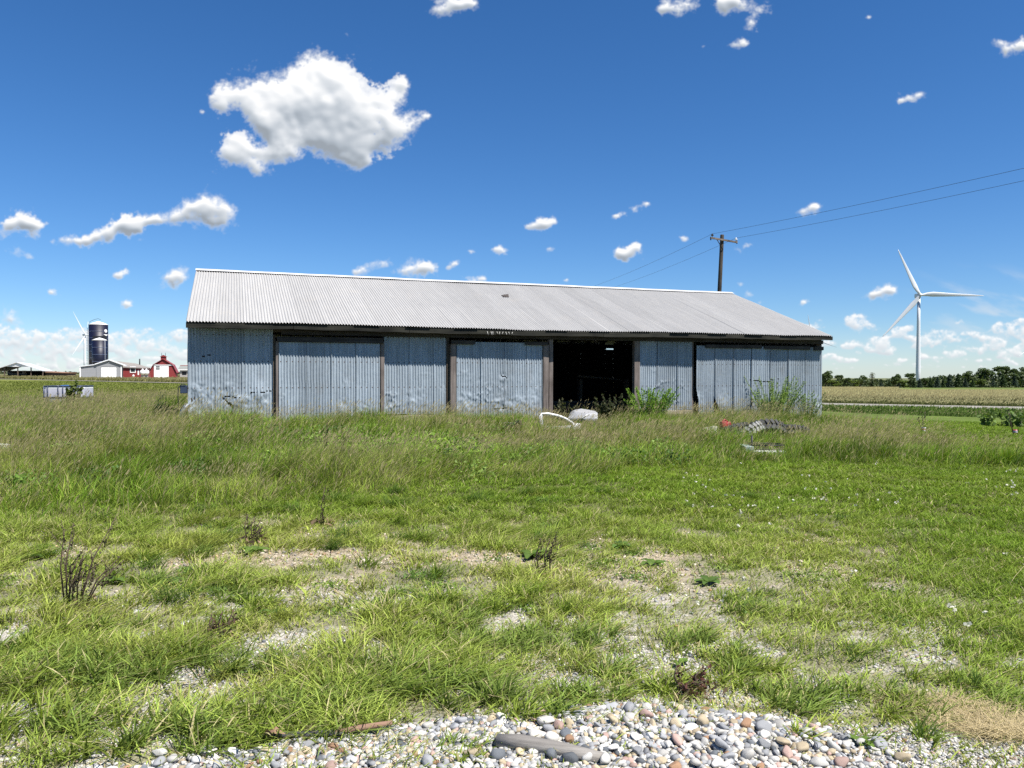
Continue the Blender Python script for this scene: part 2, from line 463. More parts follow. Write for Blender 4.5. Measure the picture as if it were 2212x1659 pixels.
    bp = nd.new('ShaderNodeBump'); bp.inputs['Strength'].default_value = 0.25; bp.inputs['Distance'].default_value = 0.02
    ln.new(n3.outputs['Fac'], bp.inputs['Height']); ln.new(bp.outputs[0], b.inputs['Normal'])
    return m

def wood(name, c, c2, axis='Z', rough=0.85):
    m, t, b = new_mat(name)
    nd, ln = t.nodes, t.links
    tcn = nd.new('ShaderNodeTexCoord'); mp = nd.new('ShaderNodeMapping')
    mp.inputs['Scale'].default_value = {'Z': (30, 30, 1.2), 'X': (1.2, 30, 30), 'Y': (30, 1.2, 30)}[axis]
    ln.new(tcn.outputs['Object'], mp.inputs[0])
    n1 = nd.new('ShaderNodeTexNoise'); n1.inputs['Scale'].default_value = 1.0; n1.inputs['Detail'].default_value = 8; n1.inputs['Roughness'].default_value = 0.7
    ln.new(mp.outputs[0], n1.inputs['Vector'])
    n2 = nd.new('ShaderNodeTexNoise'); n2.inputs['Scale'].default_value = 1.7; n2.inputs['Detail'].default_value = 5; ln.new(tcn.outputs['Object'], n2.inputs['Vector'])
    ad = nd.new('ShaderNodeMath'); ad.operation = 'ADD'; ln.new(n1.outputs['Fac'], ad.inputs[0]); ln.new(n2.outputs['Fac'], ad.inputs[1])
    rp = nd.new('ShaderNodeValToRGB'); rp.color_ramp.elements[0].position = 0.36; rp.color_ramp.elements[1].position = 0.66
    rp.color_ramp.elements[0].color = (*c, 1); rp.color_ramp.elements[1].color = (*c2, 1)
    hv = nd.new('ShaderNodeMath'); hv.operation = 'MULTIPLY'; hv.inputs[1].default_value = 0.5; ln.new(ad.outputs[0], hv.inputs[0])
    ln.new(hv.outputs[0], rp.inputs[0]); ln.new(rp.outputs[0], b.inputs['Base Color'])
    b.inputs['Roughness'].default_value = rough; b.inputs['Specular IOR Level'].default_value = 0.2
    bp = nd.new('ShaderNodeBump'); bp.inputs['Strength'].default_value = 0.6; bp.inputs['Distance'].default_value = 0.01
    ln.new(n1.outputs['Fac'], bp.inputs['Height']); ln.new(bp.outputs[0], b.inputs['Normal'])
    return m

def leafy(name, gain=1.0, trans=0.28, rough=0.5, spec=0.25, jitter=0.18):
    """plant matter coloured by its own per-blade or per-leaf colour"""
    m, t, b = new_mat(name)
    nd, ln = t.nodes, t.links
    ca = nd.new('ShaderNodeAttribute'); ca.attribute_name = 'Col'
    gn = nd.new('ShaderNodeNewGeometry')
    nz = nd.new('ShaderNodeTexNoise'); nz.inputs['Scale'].default_value = 2.3; nz.inputs['Detail'].default_value = 4
    tcn = nd.new('ShaderNodeTexCoord'); ln.new(tcn.outputs['Object'], nz.inputs['Vector'])
    rp = nd.new('ShaderNodeMapRange'); rp.inputs[1].default_value = 0.3; rp.inputs[2].default_value = 0.7
    rp.inputs[3].default_value = gain * (1 - jitter); rp.inputs[4].default_value = gain * (1 + jitter)
    ln.new(nz.outputs['Fac'], rp.inputs[0])
    sc_ = nd.new('ShaderNodeVectorMath'); sc_.operation = 'SCALE'; ln.new(ca.outputs['Color'], sc_.inputs[0]); ln.new(rp.outputs[0], sc_.inputs['Scale'])
    ln.new(sc_.outputs[0], b.inputs['Base Color'])
    b.inputs['Roughness'].default_value = rough; b.inputs['Specular IOR Level'].default_value = spec
    tr = nd.new('ShaderNodeBsdfTranslucent')
    tm = nd.new('ShaderNodeVectorMath'); tm.operation = 'MULTIPLY'; tm.inputs[1].default_value = (1.15, 1.25, 0.5); ln.new(sc_.outputs[0], tm.inputs[0])
    ln.new(tm.outputs[0], tr.inputs['Color'])
    ms = nd.new('ShaderNodeMixShader'); ms.inputs[0].default_value = trans
    ln.new(b.outputs[0], ms.inputs[1]); ln.new(tr.outputs[0], ms.inputs[2])
    ln.new(ms.outputs[0], nd['Material Output'].inputs['Surface'])
    return m

# ------------------------------------------------------------------ layout of the land
TH = R(19.75)
BD = np.array([math.cos(TH), math.sin(TH)])       # along the barn front, left to right
BN = np.array([-math.sin(TH), math.cos(TH)])      # into the barn
BA = np.array([-7.27, 17.3])                      # eave corner
BL, BW, EAVE, RISE = 18.0, 5.09, 2.734, 1.793

def barn_sn(x, y):
    dx = np.asarray(x) - BA[0]; dy = np.asarray(y) - BA[1]
    return dx * BD[0] + dy * BD[1], dx * BN[0] + dy * BN[1]

ROAD = np.array([(120, -20), (60, 23.0), (30.5, 45.2), (22.5, 51.0), (15, 56.5), (-76, 139), (-300, 340)])
def road_dist(x, y):
    """signed distance: positive beyond the road"""
    x = np.asarray(x, dtype=np.float64); y = np.asarray(y, dtype=np.float64)
    best = np.full(x.shape, 1e9); sgn = np.ones(x.shape)
    for (ax, ay), (bx, by) in zip(ROAD[:-1], ROAD[1:]):
        dx, dy = bx - ax, by - ay
        t = np.clip(((x - ax) * dx + (y - ay) * dy) / (dx * dx + dy * dy), 0, 1)
        d = np.hypot(x - ax - t * dx, y - ay - t * dy)
        c = -((x - ax) * dy - (y - ay) * dx)
        m = d < best
        best = np.where(m, d, best); sgn = np.where(m, np.sign(-c), sgn)
    return best * sgn

def px_flat(x, y):
    r = ray(x, y); t = CAMZ / -r[2]
    return r[0] * t, r[1] * t

PATCH_PX = [(440,1215,110,13),(560,1222,90,9),(720,1200,170,11),(960,1212,230,19),(1120,1222,150,12),(1300,1235,200,18),(1390,1205,110,9),(1235,1252,70,11),
            (640,1285,120,22),(830,1296,90,17),(740,1260,60,14),(330,1372,90,13),(460,1384,120,15),(620,1392,130,26),(720,1372,90,24),(560,1432,90,26),
            (410,1455,60,20),(480,1500,60,28),(1085,1420,90,20),(1205,1470,80,20),(1150,1450,60,16),(1420,1432,130,24),(1500,1462,90,14),(1235,1335,60,20),
            (735,1124,48,6),(215,1215,32,12),(300,1560,60,26),(240,1600,70,30),(1560,1490,70,9),(330,1610,60,24),(960,1285,60,12),(1470,1395,70,13),
            (150,1195,40,9),(200,1440,50,14),(840,1420,70,16),(980,1475,60,14),(1340,1380,50,14),(1600,1525,80,12),(900,1340,60,12)]
PATCH = []
for cx, cy, rx, ry in PATCH_PX:
    X, Y = px_flat(cx, cy)
    X1, _ = px_flat(cx + rx, cy); _, Y1 = px_flat(cx, cy + ry)
    PATCH.append((X, Y, abs(X1 - X), abs(Y1 - Y)))
_gp = np.array([px_flat(x, y) for x, y in [(-400,1760),(0,1712),(230,1668),(420,1632),(560,1612),(700,1584),(860,1560),(1000,1550),(1150,1542),(1300,1522),(1450,1528),(1600,1556),(1750,1575),(1900,1570),(2000,1556),(2212,1545),(2500,1545)]])
_go = np.argsort(_gp[:, 0])
def drive_edge(x):
    return np.interp(x, _gp[_go, 0], _gp[_go, 1])

def bare(x, y):
    """0 where grass grows, 1 where gravel lies open"""
    x = np.asarray(x, dtype=np.float64); y = np.asarray(y, dtype=np.float64)
    b = np.full(x.shape, -1.0)
    for X, Y, rx, ry in PATCH:
        q = 1 - ((x - X) / (rx * 1.12)) ** 2 - ((y - Y) / (ry * 1.25)) ** 2
        b = np.maximum(b, q)
    b = np.clip(b, -1, 1)
    n = fbm(x * 2.2, y * 2.2, 211, 4, 0.6) - 0.5 + .70 * (fbm(x * 8, y * 8, 217, 4, .65) - .5)
    m = 0.9 * sstep(-0.22, 0.50, b + 2.4 * n)
    zone = sstep(10.5, 7.0, y) * sstep(4.2, 2.0, x - 0.25 * (y - 4))
    m2 = 0.75 * sstep(0.03, 0.22, n + 0.5 * (fbm(x * 7, y * 7, 215, 2) - .5) + .06 * sstep(7.5, 4.5, y)) * zone
    e = drive_edge(x) - y + 0.22 * n
    m3 = sstep(-0.06, 0.12, e)
    return np.maximum(np.maximum(m * zone, m2), m3)

# ------------------------------------------------------------------ ground sheet
def ground_sheet():
    nx, ny = 560, 620
    a = 2.2
    tx = np.linspace(-math.asinh(5200 / a), math.asinh(5200 / a), nx)
    gx = a * np.sinh(tx)
    ty = np.linspace(-math.asinh(60 / 1.6), math.asinh(8000 / 1.6), ny)
    gy = 4.6 + 1.6 * np.sinh(ty)
    X, Y = np.meshgrid(gx, gy)
    Z = G(X, Y)
    X = X.ravel(); Y = Y.ravel(); Z = Z.ravel()
    i = np.arange((ny - 1) * nx).reshape(ny - 1, nx)[:, :-1].ravel()
    loops = np.stack([i, i + 1, i + 1 + nx, i + nx], 1).ravel()
    cnt = np.full(len(i), 4)
    gb = bare(X, Y)
    rd = road_dist(X, Y)
    n1 = fbm(X * 0.35, Y * 0.35, 301, 4)[:, None]; n2 = fbm(X * 1.3, Y * 1.3, 305, 3)[:, None]
    C = np.empty((len(X), 3))
    soil = np.array([.085, .085, .035]) * (0.7 + 0.6 * n1) + n2 * np.array([.03, .045, .005])
    C[:] = soil
    zn = (sstep(10.0, 6.5, Y) * sstep(4.4, 1.5, X - 0.25 * (Y - 4)))[:, None]
    C[:] = C * (1 - .55 * zn) + .55 * zn * np.array([.30, .275, .20]) * (.7 + .6 * n2)
    def lay(mask, c, var=0.5):
        mk = mask[:, None]
        C[:] = C * (1 - mk) + mk * np.array(c) * (1 - var / 2 + var * n1)
    s, n = barn_sn(X, Y)
    lay(sstep(18, 24, Y) * (X > 8), (.10, .14, .028))
    lay(sstep(44, 54, Y) * (X < 8), (.15, .165, .040))
    lay(((X > 0) & (rd < -2.4) & (rd > -13)).astype(float), (.045, .070, .018))
    lay((rd > 2.4).astype(float), (.24, .21, .11))
    lay(((rd > 2.4) & (rd < 14) & (X > 0)).astype(float), (.105, .115, .04))
    lay(((Y > 150) & (X > 0.50 * Y) & (Y < 330)).astype(float), (.11, .14, .035))
    lay((Y > 400).astype(float), (.12, .13, .06))
    grv = np.array([.40, .375, .335])
    dirt = np.array([.34, .28, .20])
    k = sstep(5.0, 6.4, Y)[:, None]
    gc = grv * (1 - k) + dirt * k
    mk = gb[:, None]
    C = C * (1 - mk) + mk * gc * (0.85 + 0.3 * n2)
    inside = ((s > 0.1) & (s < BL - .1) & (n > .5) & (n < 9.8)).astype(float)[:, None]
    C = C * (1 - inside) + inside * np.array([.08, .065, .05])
    m, t, b = new_mat('ground_soil_gravel')
    nd, ln = t.nodes, t.links
    ca = nd.new('ShaderNodeAttribute'); ca.attribute_name = 'Col'
    ga = nd.new('ShaderNodeAttribute'); ga.attribute_name = 'gravel'
    tcn = nd.new('ShaderNodeTexCoord')
    vo = nd.new('ShaderNodeTexVoronoi'); vo.inputs['Scale'].default_value = 62; ln.new(tcn.outputs['Object'], vo.inputs['Vector'])
    bw = nd.new('ShaderNodeRGBToBW'); ln.new(vo.outputs['Color'], bw.inputs[0])
    vr = nd.new('ShaderNodeMapRange'); vr.inputs[3].default_value = 0.55; vr.inputs[4].default_value = 1.45; ln.new(bw.outputs[0], vr.inputs[0])
    vg = nd.new('ShaderNodeMix'); vg.data_type = 'FLOAT'; ln.new(ga.outputs['Fac'], vg.inputs[0]); vg.inputs[2].default_value = 1.0; ln.new(vr.outputs[0], vg.inputs[3])
    nz = nd.new('ShaderNodeTexNoise'); nz.inputs['Scale'].default_value = 9; nz.inputs['Detail'].default_value = 8; nz.inputs['Roughness'].default_value = 0.7
    ln.new(tcn.outputs['Object'], nz.inputs['Vector'])
    nr = nd.new('ShaderNodeMapRange'); nr.inputs[1].default_value = 0.3; nr.inputs[2].default_value = 0.7; nr.inputs[3].default_value = 0.7; nr.inputs[4].default_value = 1.3; ln.new(nz.outputs['Fac'], nr.inputs[0])
    mm = nd.new('ShaderNodeMath'); mm.operation = 'MULTIPLY'; ln.new(vg.outputs[0], mm.inputs[0]); ln.new(nr.outputs[0], mm.inputs[1])
    sc_ = nd.new('ShaderNodeVectorMath'); sc_.operation = 'SCALE'; ln.new(ca.outputs['Color'], sc_.inputs[0]); ln.new(mm.outputs[0], sc_.inputs['Scale'])
    ln.new(sc_.outputs[0], b.inputs['Base Color'])
    b.inputs['Roughness'].default_value = 0.95; b.inputs['Specular IOR Level'].default_value = 0.1
    bp = nd.new('ShaderNodeBump'); bp.inputs['Distance'].default_value = 0.012; bp.inputs['Strength'].default_value = 0.8
    ln.new(vo.outputs['Distance'], bp.inputs['Height']); bp.invert = True
    ln.new(bp.outputs[0], b.inputs['Normal'])
    o = mesh_np('ground', np.stack([X, Y, Z], 1), loops, cnt, m, colr=C, smooth=True, attrs={'gravel': gb})
    return tag(o, kind='structure')
ground_sheet()

def road_sheet():
    pts = []
    for (ax, ay), (bx, by) in zip(ROAD[:-1], ROAD[1:]):
        L_ = math.hypot(bx - ax, by - ay); k = max(2, int(L_ / 2.5))
        for j in range(k):
            pts.append((ax + (bx - ax) * j / k, ay + (by - ay) * j / k))
    pts = np.array(pts)
    tg = np.gradient(pts, axis=0); tg /= np.linalg.norm(tg, axis=1)[:, None]
    nr = np.stack([-tg[:, 1], tg[:, 0]], 1)
    vs = []; fs = []
    wd = np.linspace(-2.7, 2.7, 7)
    for p, q in zip(pts, nr):
        for w in wd:
            w = w * (1.0 if p[0] > 5 else .38)
            x, y = p + q * w
            vs.append((x, y, float(G(x, y)) + 0.07 - 0.012 * w * w * 0.6))
    for i in range(len(pts) - 1):
        for k in range(6):
            fs.append((i * 7 + k, i * 7 + k + 1, i * 7 + k + 8, i * 7 + k + 7))
    mb = MB(); mb.add(vs, fs, True)
    o = mb.build('gravel_road', plain('road_gravel', (.25, .235, .205), 0.95, 0, 0.18, 0.8, 0.5, 30, 0.1))
    tag(o, kind='structure')
road_sheet()

# ------------------------------------------------------------------ the barn
M_ROOF = galv('roof_zinc', (.350, .345, .333), 0.6, 0.05, (.42, .38, .33), 0.25, 'Y', 0.07)
M_WALL = galv('wall_zinc', (.255, .298, .335), 0.6, 0.05, (.17, .155, .135), 0.40, 'Z', 0.19)
M_CAP = plain('ridge_zinc', (.50, .50, .49), 0.5, 0.0, 0.06, 3.0)
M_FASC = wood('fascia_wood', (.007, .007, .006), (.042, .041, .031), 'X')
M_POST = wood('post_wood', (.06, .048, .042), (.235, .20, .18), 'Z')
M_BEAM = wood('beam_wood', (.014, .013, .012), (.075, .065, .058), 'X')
M_SKIRT = wood('skirting_wood', (.16, .13, .09), (.42, .37, .29), 'X')
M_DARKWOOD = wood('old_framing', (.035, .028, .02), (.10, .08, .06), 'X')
PITCHC = 0.0677

SLIT = (15.30, 15.66)
barn = thing('barn', 'long low barn with grey corrugated metal walls, pale metal roof and open doorway', 'barn', (BA[0], BA[1], 0), TH)

def corr_panel(name, mat, s0, s1, zb, zt, y, seed, sheet=0.62, rough_low=0.5, cuts=(), flats=(), lean=0.0, bulges=(), npw=8, dz=0.03):
    """corrugated wall cladding of several lapped sheets, dented, in barn coordinates"""
    V, Lp, Ct = [], [], []
    off = 0
    rr = np.random.default_rng(seed)
    x = s0; k = 0
    while x < s1 - 0.02:
        w = min(sheet * rr.uniform(0.93, 1.06), s1 - x)
        if s1 - x - w < 0.2: w = s1 - x
        a, b_ = x, min(x + w + 0.018, s1)
        ncol = max(4, int((b_ - a) / PITCHC * npw))
        cs = np.linspace(a, b_, ncol + 1)
        zbb = zb + rr.uniform(-0.03, 0.03)
        nrow = int((zt - zbb) / dz)
        zs = np.linspace(zbb, zt, nrow + 1)
        S, Z = np.meshgrid(cs, zs)
        wig = 0.010 * (fbm(Z * 1.7, S * 0.4, seed + 3, 3) - 0.5) * 2
        amp = 0.0112 * (0.88 + 0.24 * vnoise(S * 3, Z * 2, seed + 9))
        dm = sstep(0.60 - .16 * rough_low, 0.80 - .12 * rough_low, fbm(S * 3.3, Z * 2.6, seed + 21, 4)) * min(1, rough_low) * sstep(1.85, 0.8, Z)
        for fs_, fz, fr in flats:
            dm = np.maximum(dm, sstep(1.0, 0.35, np.hypot((S - fs_) / fr, (Z - fz) / (fr * 1.3)) + 0.6 * (fbm(S * 5, Z * 5, seed + 5, 3) - 0.5)))
        O = amp * np.cos(2 * math.pi * (S + wig) / PITCHC) * (1 - 0.85 * dm)
        O = O + dm * 0.075 * (fbm(S * 7, Z * 7, seed + 31, 5, .6) - 0.5) + rough_low ** 2 * .011 * (fbm(S * 15, Z * 15, seed + 33, 3) - .5) * sstep(1.9, 1.1, Z)
        # crease lines where the sheets have been knocked
        cre = fbm(S * 1.6, Z * 3.2, seed + 44, 3)
        O = O - 0.020 * np.exp(-((cre - 0.5) / 0.014) ** 2) * sstep(0.58, 0.7, fbm(S * 1.1, Z * 1.1, seed + 48, 2)) * sstep(2.0, 1.2, Z)
        O = O + 0.012 * (fbm(S * 0.9, Z * 0.7, seed + 61, 2) - 0.5)
        O = O - 0.024 * np.exp(-(S - a) / 0.03)                     # lapped edge stands proud
        O = O + rr.uniform(-0.004, 0.004) - 0.003 * (k % 2)
        O = O - lean * (zt - Z)
        for bs, bz, br, ba in bulges:
            O = O - ba * np.exp(-(((S - bs) / br) ** 2 + ((Z - bz) / (br * 1.5)) ** 2))
        Y = y + O
        i = np.arange(nrow * (ncol + 1)).reshape(nrow, ncol + 1)[:, :-1].ravel()
        q = np.stack([i, i + 1, i + ncol + 2, i + ncol + 1], 1)
        if cuts:
            cx_ = 0.25 * (S[:-1, :-1] + S[1:, 1:]).ravel() * 2; cz_ = 0.25 * (Z[:-1, :-1] + Z[1:, 1:]).ravel() * 2
            keep = np.ones(len(q), bool)
            for cf in cuts:
                keep &= ~cf(cx_, cz_)
            q = q[keep]
        V.append(np.stack([S.ravel(), Y.ravel(), Z.ravel()], 1)); Lp.append((q + off).ravel()); Ct.append(np.full(len(q), 4))
        off += S.size
        x += w; k += 1
    return mesh_np(name, np.concatenate(V), np.concatenate(Lp), np.concatenate(Ct), mat, barn, smooth=True)

def tear(sa, sb, za, zb_, th, seed):
    """ragged split running from (sa, za) to (sb, zb_)"""
    def f(s, z):
        t = np.clip((s - sa) / (sb - sa), 0, 1)
        zc = za + (zb_ - za) * t + 0.05 * (fbm(s * 9, s * 0 + seed, seed, 3) - 0.5)
        return (s > sa) & (s < sb) & (np.abs(z - zc) < th * (0.4 + 1.2 * vnoise(s * 14, s * 0, seed + 2)))
    return f

def below(sa, sb, zf):
    return lambda s, z: (s > sa) & (s < sb) & (z < zf(s))

YO = 0.09
WY, DY = 0.36 + YO, 0.27 + YO
# left wall bay, torn along its foot
corr_panel('wall_panel', M_WALL, 0.0, 1.86, 0.30, 2.62, WY, 11, rough_low=1.0,
           cuts=(tear(0.78, 1.12, 1.06, 1.02, .016, 5), tear(0.72, 0.98, 1.03, 0.78, .03, 6), tear(1.35, 1.86, 1.13, 1.17, .016, 7),
                 tear(0.3, 0.62, 1.98, 2.02, .010, 8), below(0.92, 1.15, lambda s: 0.72 - (s - 0.92) * 1.2)),
           flats=((0.22, 1.2, .28), (0.12, 0.8, .25), (1.1, 0.8, .35), (1.6, 0.95, .22)), bulges=((1.55, 1.12, .14, .05), (1.05, 0.95, .12, .05), (0.1, 0.9, .15, -.04)))
# first sliding door
def slide_door(s0, s1, zb, zt, seed, **kw):
    o = corr_panel('sliding_door', M_WALL, s0, s1, zb, zt, DY, seed, **kw)
    return o
slide_door(1.99, 4.38, 0.22, 2.36, 23, rough_low=0.35, flats=((3.55, 1.35, .14), (3.5, .8, .22), (4.0, .7, .2)))
corr_panel('wall_panel', M_WALL, 4.50, 6.10, 0.56, 2.60, WY, 37, rough_low=0.5, flats=((5.15, 0.95, .2), (4.6, .8, .15)))
slide_door(6.34, 8.71, 0.24, 2.40, 41, rough_low=0.9, flats=((7.6, 1.45, .16), (7.5, .8, .3), (6.6, 0.95, .2), (8.2, .8, .2)),
           cuts=(tear(7.35, 7.95, 0.66, 0.68, .012, 15), tear(7.55, 7.72, 1.52, 1.46, .014, 16)))
corr_panel('wall_panel', M_WALL, 11.66, 13.38, 0.55, 2.60, WY, 53, rough_low=0.25)
o_ = slide_door(13.47, 17.95, 0.16, 2.40, 67, rough_low=0.45, sheet=0.64, flats=((13.55, 1.0, .14), (17.8, .5, .3)),
           cuts=(below(13.40, 13.62, lambda s: 1.05 - (s - 13.47) * 1.0 + 0.25 * (vnoise(s * 30, s * 0 + 3, 4) - .5) - 0.55 * (s > 13.55)),
                 below(14.05, 14.42, lambda s: 0.95 - (s - 14.05) * 2.2), tear(15.3, 16.0, 1.42, 1.34, .010, 25), tear(16.0, 16.7, 1.40, 1.48, .007, 26)),
           bulges=((14.3, 0.6, .2, .05),))
# back and gable walls, plain sheets
corr_panel('back_wall', M_WALL, 0.0, SLIT[0], 0.0, 2.86, 2 * BW - 0.36, 71, npw=4, dz=0.4, rough_low=0)
corr_panel('back_wall', M_WALL, SLIT[1], 18.0, 0.0, 2.86, 2 * BW - 0.36, 72, npw=4, dz=0.4, rough_low=0)
corr_panel('back_wall', M_WALL, SLIT[0], SLIT[1], 0.0, 2.56, 2 * BW - 0.36, 73, npw=4, dz=0.4, rough_low=0)
def gable(x, name):
    n = int((2 * BW - 0.72) / PITCHC * 6)
    ys = np.linspace(0.44, 2 * BW - 0.36, n + 1)
    top = EAVE - 0.06 + RISE * (1 - np.abs(ys - BW) / BW) - 0.02
    rows = 14
    zs = np.linspace(0, 1, rows + 1)
    Y, T = np.meshgrid(ys, zs)
    Z = 0.15 + T * (top[None, :] - 0.15)
    X = x + 0.008 * np.cos(2 * math.pi * Y / PITCHC) + 0.02 * (fbm(Y * 2, Z * 2, 7, 3) - .5)
    i = np.arange(rows * (n + 1)).reshape(rows, n + 1)[:, :-1].ravel()
    q = np.stack([i, i + 1, i + n + 2, i + n + 1], 1)
    return mesh_np(name, np.stack([X.ravel(), Y.ravel(), Z.ravel()], 1), q.ravel(), np.full(len(q), 4), M_WALL, barn, smooth=True)
gable(0.0, 'gable_wall'); gable(18.0, 'gable_wall')

# the corner sheet on the left is crumpled round the corner post
for xa_, xb_ in ((0.03, .15), (17.84, 17.96)):
    mb = MB(); mb.bevbox(xa_, xb_, 0.485, 0.60, 0.1, 2.6, 0.008); mb.build('corner_post', M_DARKWOOD, barn)
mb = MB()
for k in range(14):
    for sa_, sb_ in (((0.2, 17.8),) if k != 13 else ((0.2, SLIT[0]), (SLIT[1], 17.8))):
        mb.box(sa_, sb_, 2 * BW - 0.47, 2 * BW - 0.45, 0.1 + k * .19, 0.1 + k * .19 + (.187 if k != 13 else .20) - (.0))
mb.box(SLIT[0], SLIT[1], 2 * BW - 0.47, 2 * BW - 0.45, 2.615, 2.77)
mb.build('added_dark_lining', plain('shade_black_board', (.012, .010, .009), .9), barn)  # boards added in near-black so the barn inside stays dark; no soot

# posts beside the doors
def post(s0, s1, y0, y1, zb, zt, seed):
    m = MB(); m.bevbox(s0, s1, y0 + YO, y1 + YO, zb, zt, 0.008, 0.008, seed)
    return m.build('door_post', M_POST, barn)
post(1.925, 1.985, 0.26, 0.37, 0.20, 2.34, 1)
post(4.40, 4.49, 0.25, 0.36, 0.20, 2.36, 2)
post(6.18, 6.33, 0.235, 0.34, 0.20, 2.34, 3)
post(8.73, 8.88, 0.235, 0.34, 0.15, 2.36, 4)
post(8.915, 9.03, 0.30, 0.43, 0.15, 2.50, 5)
post(11.49, 11.66, 0.30, 0.44, 0.10, 2.50, 6)
post(13.385, 13.45, 0.37, 0.45, 0.10, 2.50, 7)
mb = MB(); mb.box(1.86, 1.92, 0.42, 0.50, 0.2, 2.5); mb.build('recess_shade_strip', M_DARKWOOD, barn)  # dark strip standing in for the shadow in the recess beside the post
mb = MB(); mb.box(6.10, 6.17, 0.42, 0.50, 0.2, 2.5); mb.build('recess_shade_strip', M_DARKWOOD, barn)  # likewise a dark strip in place of the shadow left of this post
# boards over the doors and the long track
def board(name, s0, s1, y0, y1, z0, z1, seed, mat=None, sag=0.0):
    m = MB(); m.bevbox(s0, s1, y0 + YO, y1 + YO, z0, z1, 0.006, 0.006, seed)
    o = m.build(name, mat or M_BEAM, barn)
    return o
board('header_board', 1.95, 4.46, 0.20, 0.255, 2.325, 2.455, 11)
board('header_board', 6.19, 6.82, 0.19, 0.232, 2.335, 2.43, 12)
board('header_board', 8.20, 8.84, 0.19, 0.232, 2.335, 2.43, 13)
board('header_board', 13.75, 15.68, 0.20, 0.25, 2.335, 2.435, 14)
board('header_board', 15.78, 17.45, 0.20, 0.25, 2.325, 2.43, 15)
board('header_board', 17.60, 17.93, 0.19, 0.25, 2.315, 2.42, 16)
board('added_blocking_board', 0.02, 17.98, 0.385, 0.45, 2.56, 2.83, 19, M_DARKWOOD)  # dark board added so the open gap under the roof looks dark
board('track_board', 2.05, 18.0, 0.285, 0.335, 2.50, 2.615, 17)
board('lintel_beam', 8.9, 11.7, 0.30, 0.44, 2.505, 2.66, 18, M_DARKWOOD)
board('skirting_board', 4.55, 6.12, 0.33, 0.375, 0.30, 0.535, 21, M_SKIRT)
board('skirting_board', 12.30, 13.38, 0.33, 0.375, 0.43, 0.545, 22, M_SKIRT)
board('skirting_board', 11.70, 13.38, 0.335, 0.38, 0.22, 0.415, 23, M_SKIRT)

# roof
def eave_sag(s):
    return 0.030 * (fbm(s * 0.55, s * 0 + 2.0, 404, 3) - 0.5) * 2 - 0.020 * np.exp(-((s - 8.6) / 1.6) ** 2)
def roof_slope(front):
    s0, s1 = -0.02, BL + 0.03
    npw = 8 if front else 4
    n = int((s1 - s0) / PITCHC * npw)
    ss = np.linspace(s0, s1, n + 1)
    rows = 26 if front else 6
    tt = np.linspace(0, 1, rows + 1)
    S, T = np.meshgrid(ss, tt)
    jag = 0.02 * (np.floor(S / 0.62) % 2) + 0.035 * (vnoise(np.floor(S / 0.62), S * 0, 9) - 0.5)
    Yb = T * (BW + 0.02) + (1 - T) * jag * (1 if front else 0)
    Zb = EAVE + T * RISE
    off = 0.0135 * np.cos(2 * math.pi * (S + 0.006 * (fbm(T * 4, S * .5, 12, 2) - .5)) / PITCHC)
    off = off + 0.02 * (fbm(S * 0.6, T * 3, 31, 3) - 0.5) + eave_sag(S) * (1 - T) ** 2
    # three lapped courses of sheets
    for lap in (0.38, 0.72):
        off = off + 0.005 * sstep(lap + 0.004 + 0.004 * np.floor(S / .62) % 2, lap - 0.004, T)
    off = off - 0.03 * T * np.sin(S / BL * math.pi) * 0.6
    nz, ny = BW / math.hypot(BW, RISE), -RISE / math.hypot(BW, RISE)
    Y = Yb + ny * off; Z = Zb + nz * off
    if not front:
        Y = 2 * BW - Y
    i = np.arange(rows * (n + 1)).reshape(rows, n + 1)[:, :-1].ravel()
    q = np.stack([i, i + 1, i + n + 2, i + n + 1], 1)
    if front:
        cx_ = (S[:-1, :-1] + S[1:, 1:]).ravel() / 2; ct = (T[:-1, :-1] + T[1:, 1:]).ravel() / 2
        hole = np.hypot((cx_ - 8.72) / 0.10, (ct - 0.66) / 0.022) < 1
        q = q[~hole]
    return mesh_np('roof', np.stack([S.ravel(), Y.ravel(), Z.ravel()], 1), q.ravel(), np.full(len(q), 4), M_ROOF, barn, smooth=True)
roof_f = roof_slope(True)
roof_slope(False)
# bent flap beside the hole
mb = MB(); mb.add([(8.62, 3.29, EAVE + 1.17), (8.80, 3.27, EAVE + 1.165), (8.82, 3.40, EAVE + 1.26), (8.66, 3.42, EAVE + 1.24)], [(0, 1, 2, 3)])
mb.build('torn_flap', plain('rusty_flap', (.06, .05, .045), 0.8, 0.2, 0.3, 20), barn)
# ridge cap
mb = MB()
def ridge_cap():
    n = 90; vs = []; fs = []
    for k in range(n + 1):
        s = -0.03 + (BL + 0.07) * k / n
        dz = -0.03 * math.sin(max(0, min(1, s / BL)) * math.pi) * 0.6 + 0.012 * (float(vnoise(s * 1.3, 0.0, 5)) - .5)
        for y, z in ((BW - 0.17, -0.042), (BW - 0.04, 0.012), (BW, 0.028), (BW + 0.04, 0.012), (BW + 0.17, -0.042)):
            vs.append((s, y, EAVE + RISE + z + 0.012 + dz))
    for k in range(n):
        for j in range(4):
            fs.append((k * 5 + j, k * 5 + j + 1, k * 5 + j + 6, k * 5 + j + 5))
    mb.add(vs, fs, True)
ridge_cap()
mb.build('ridge_cap', M_CAP, barn)
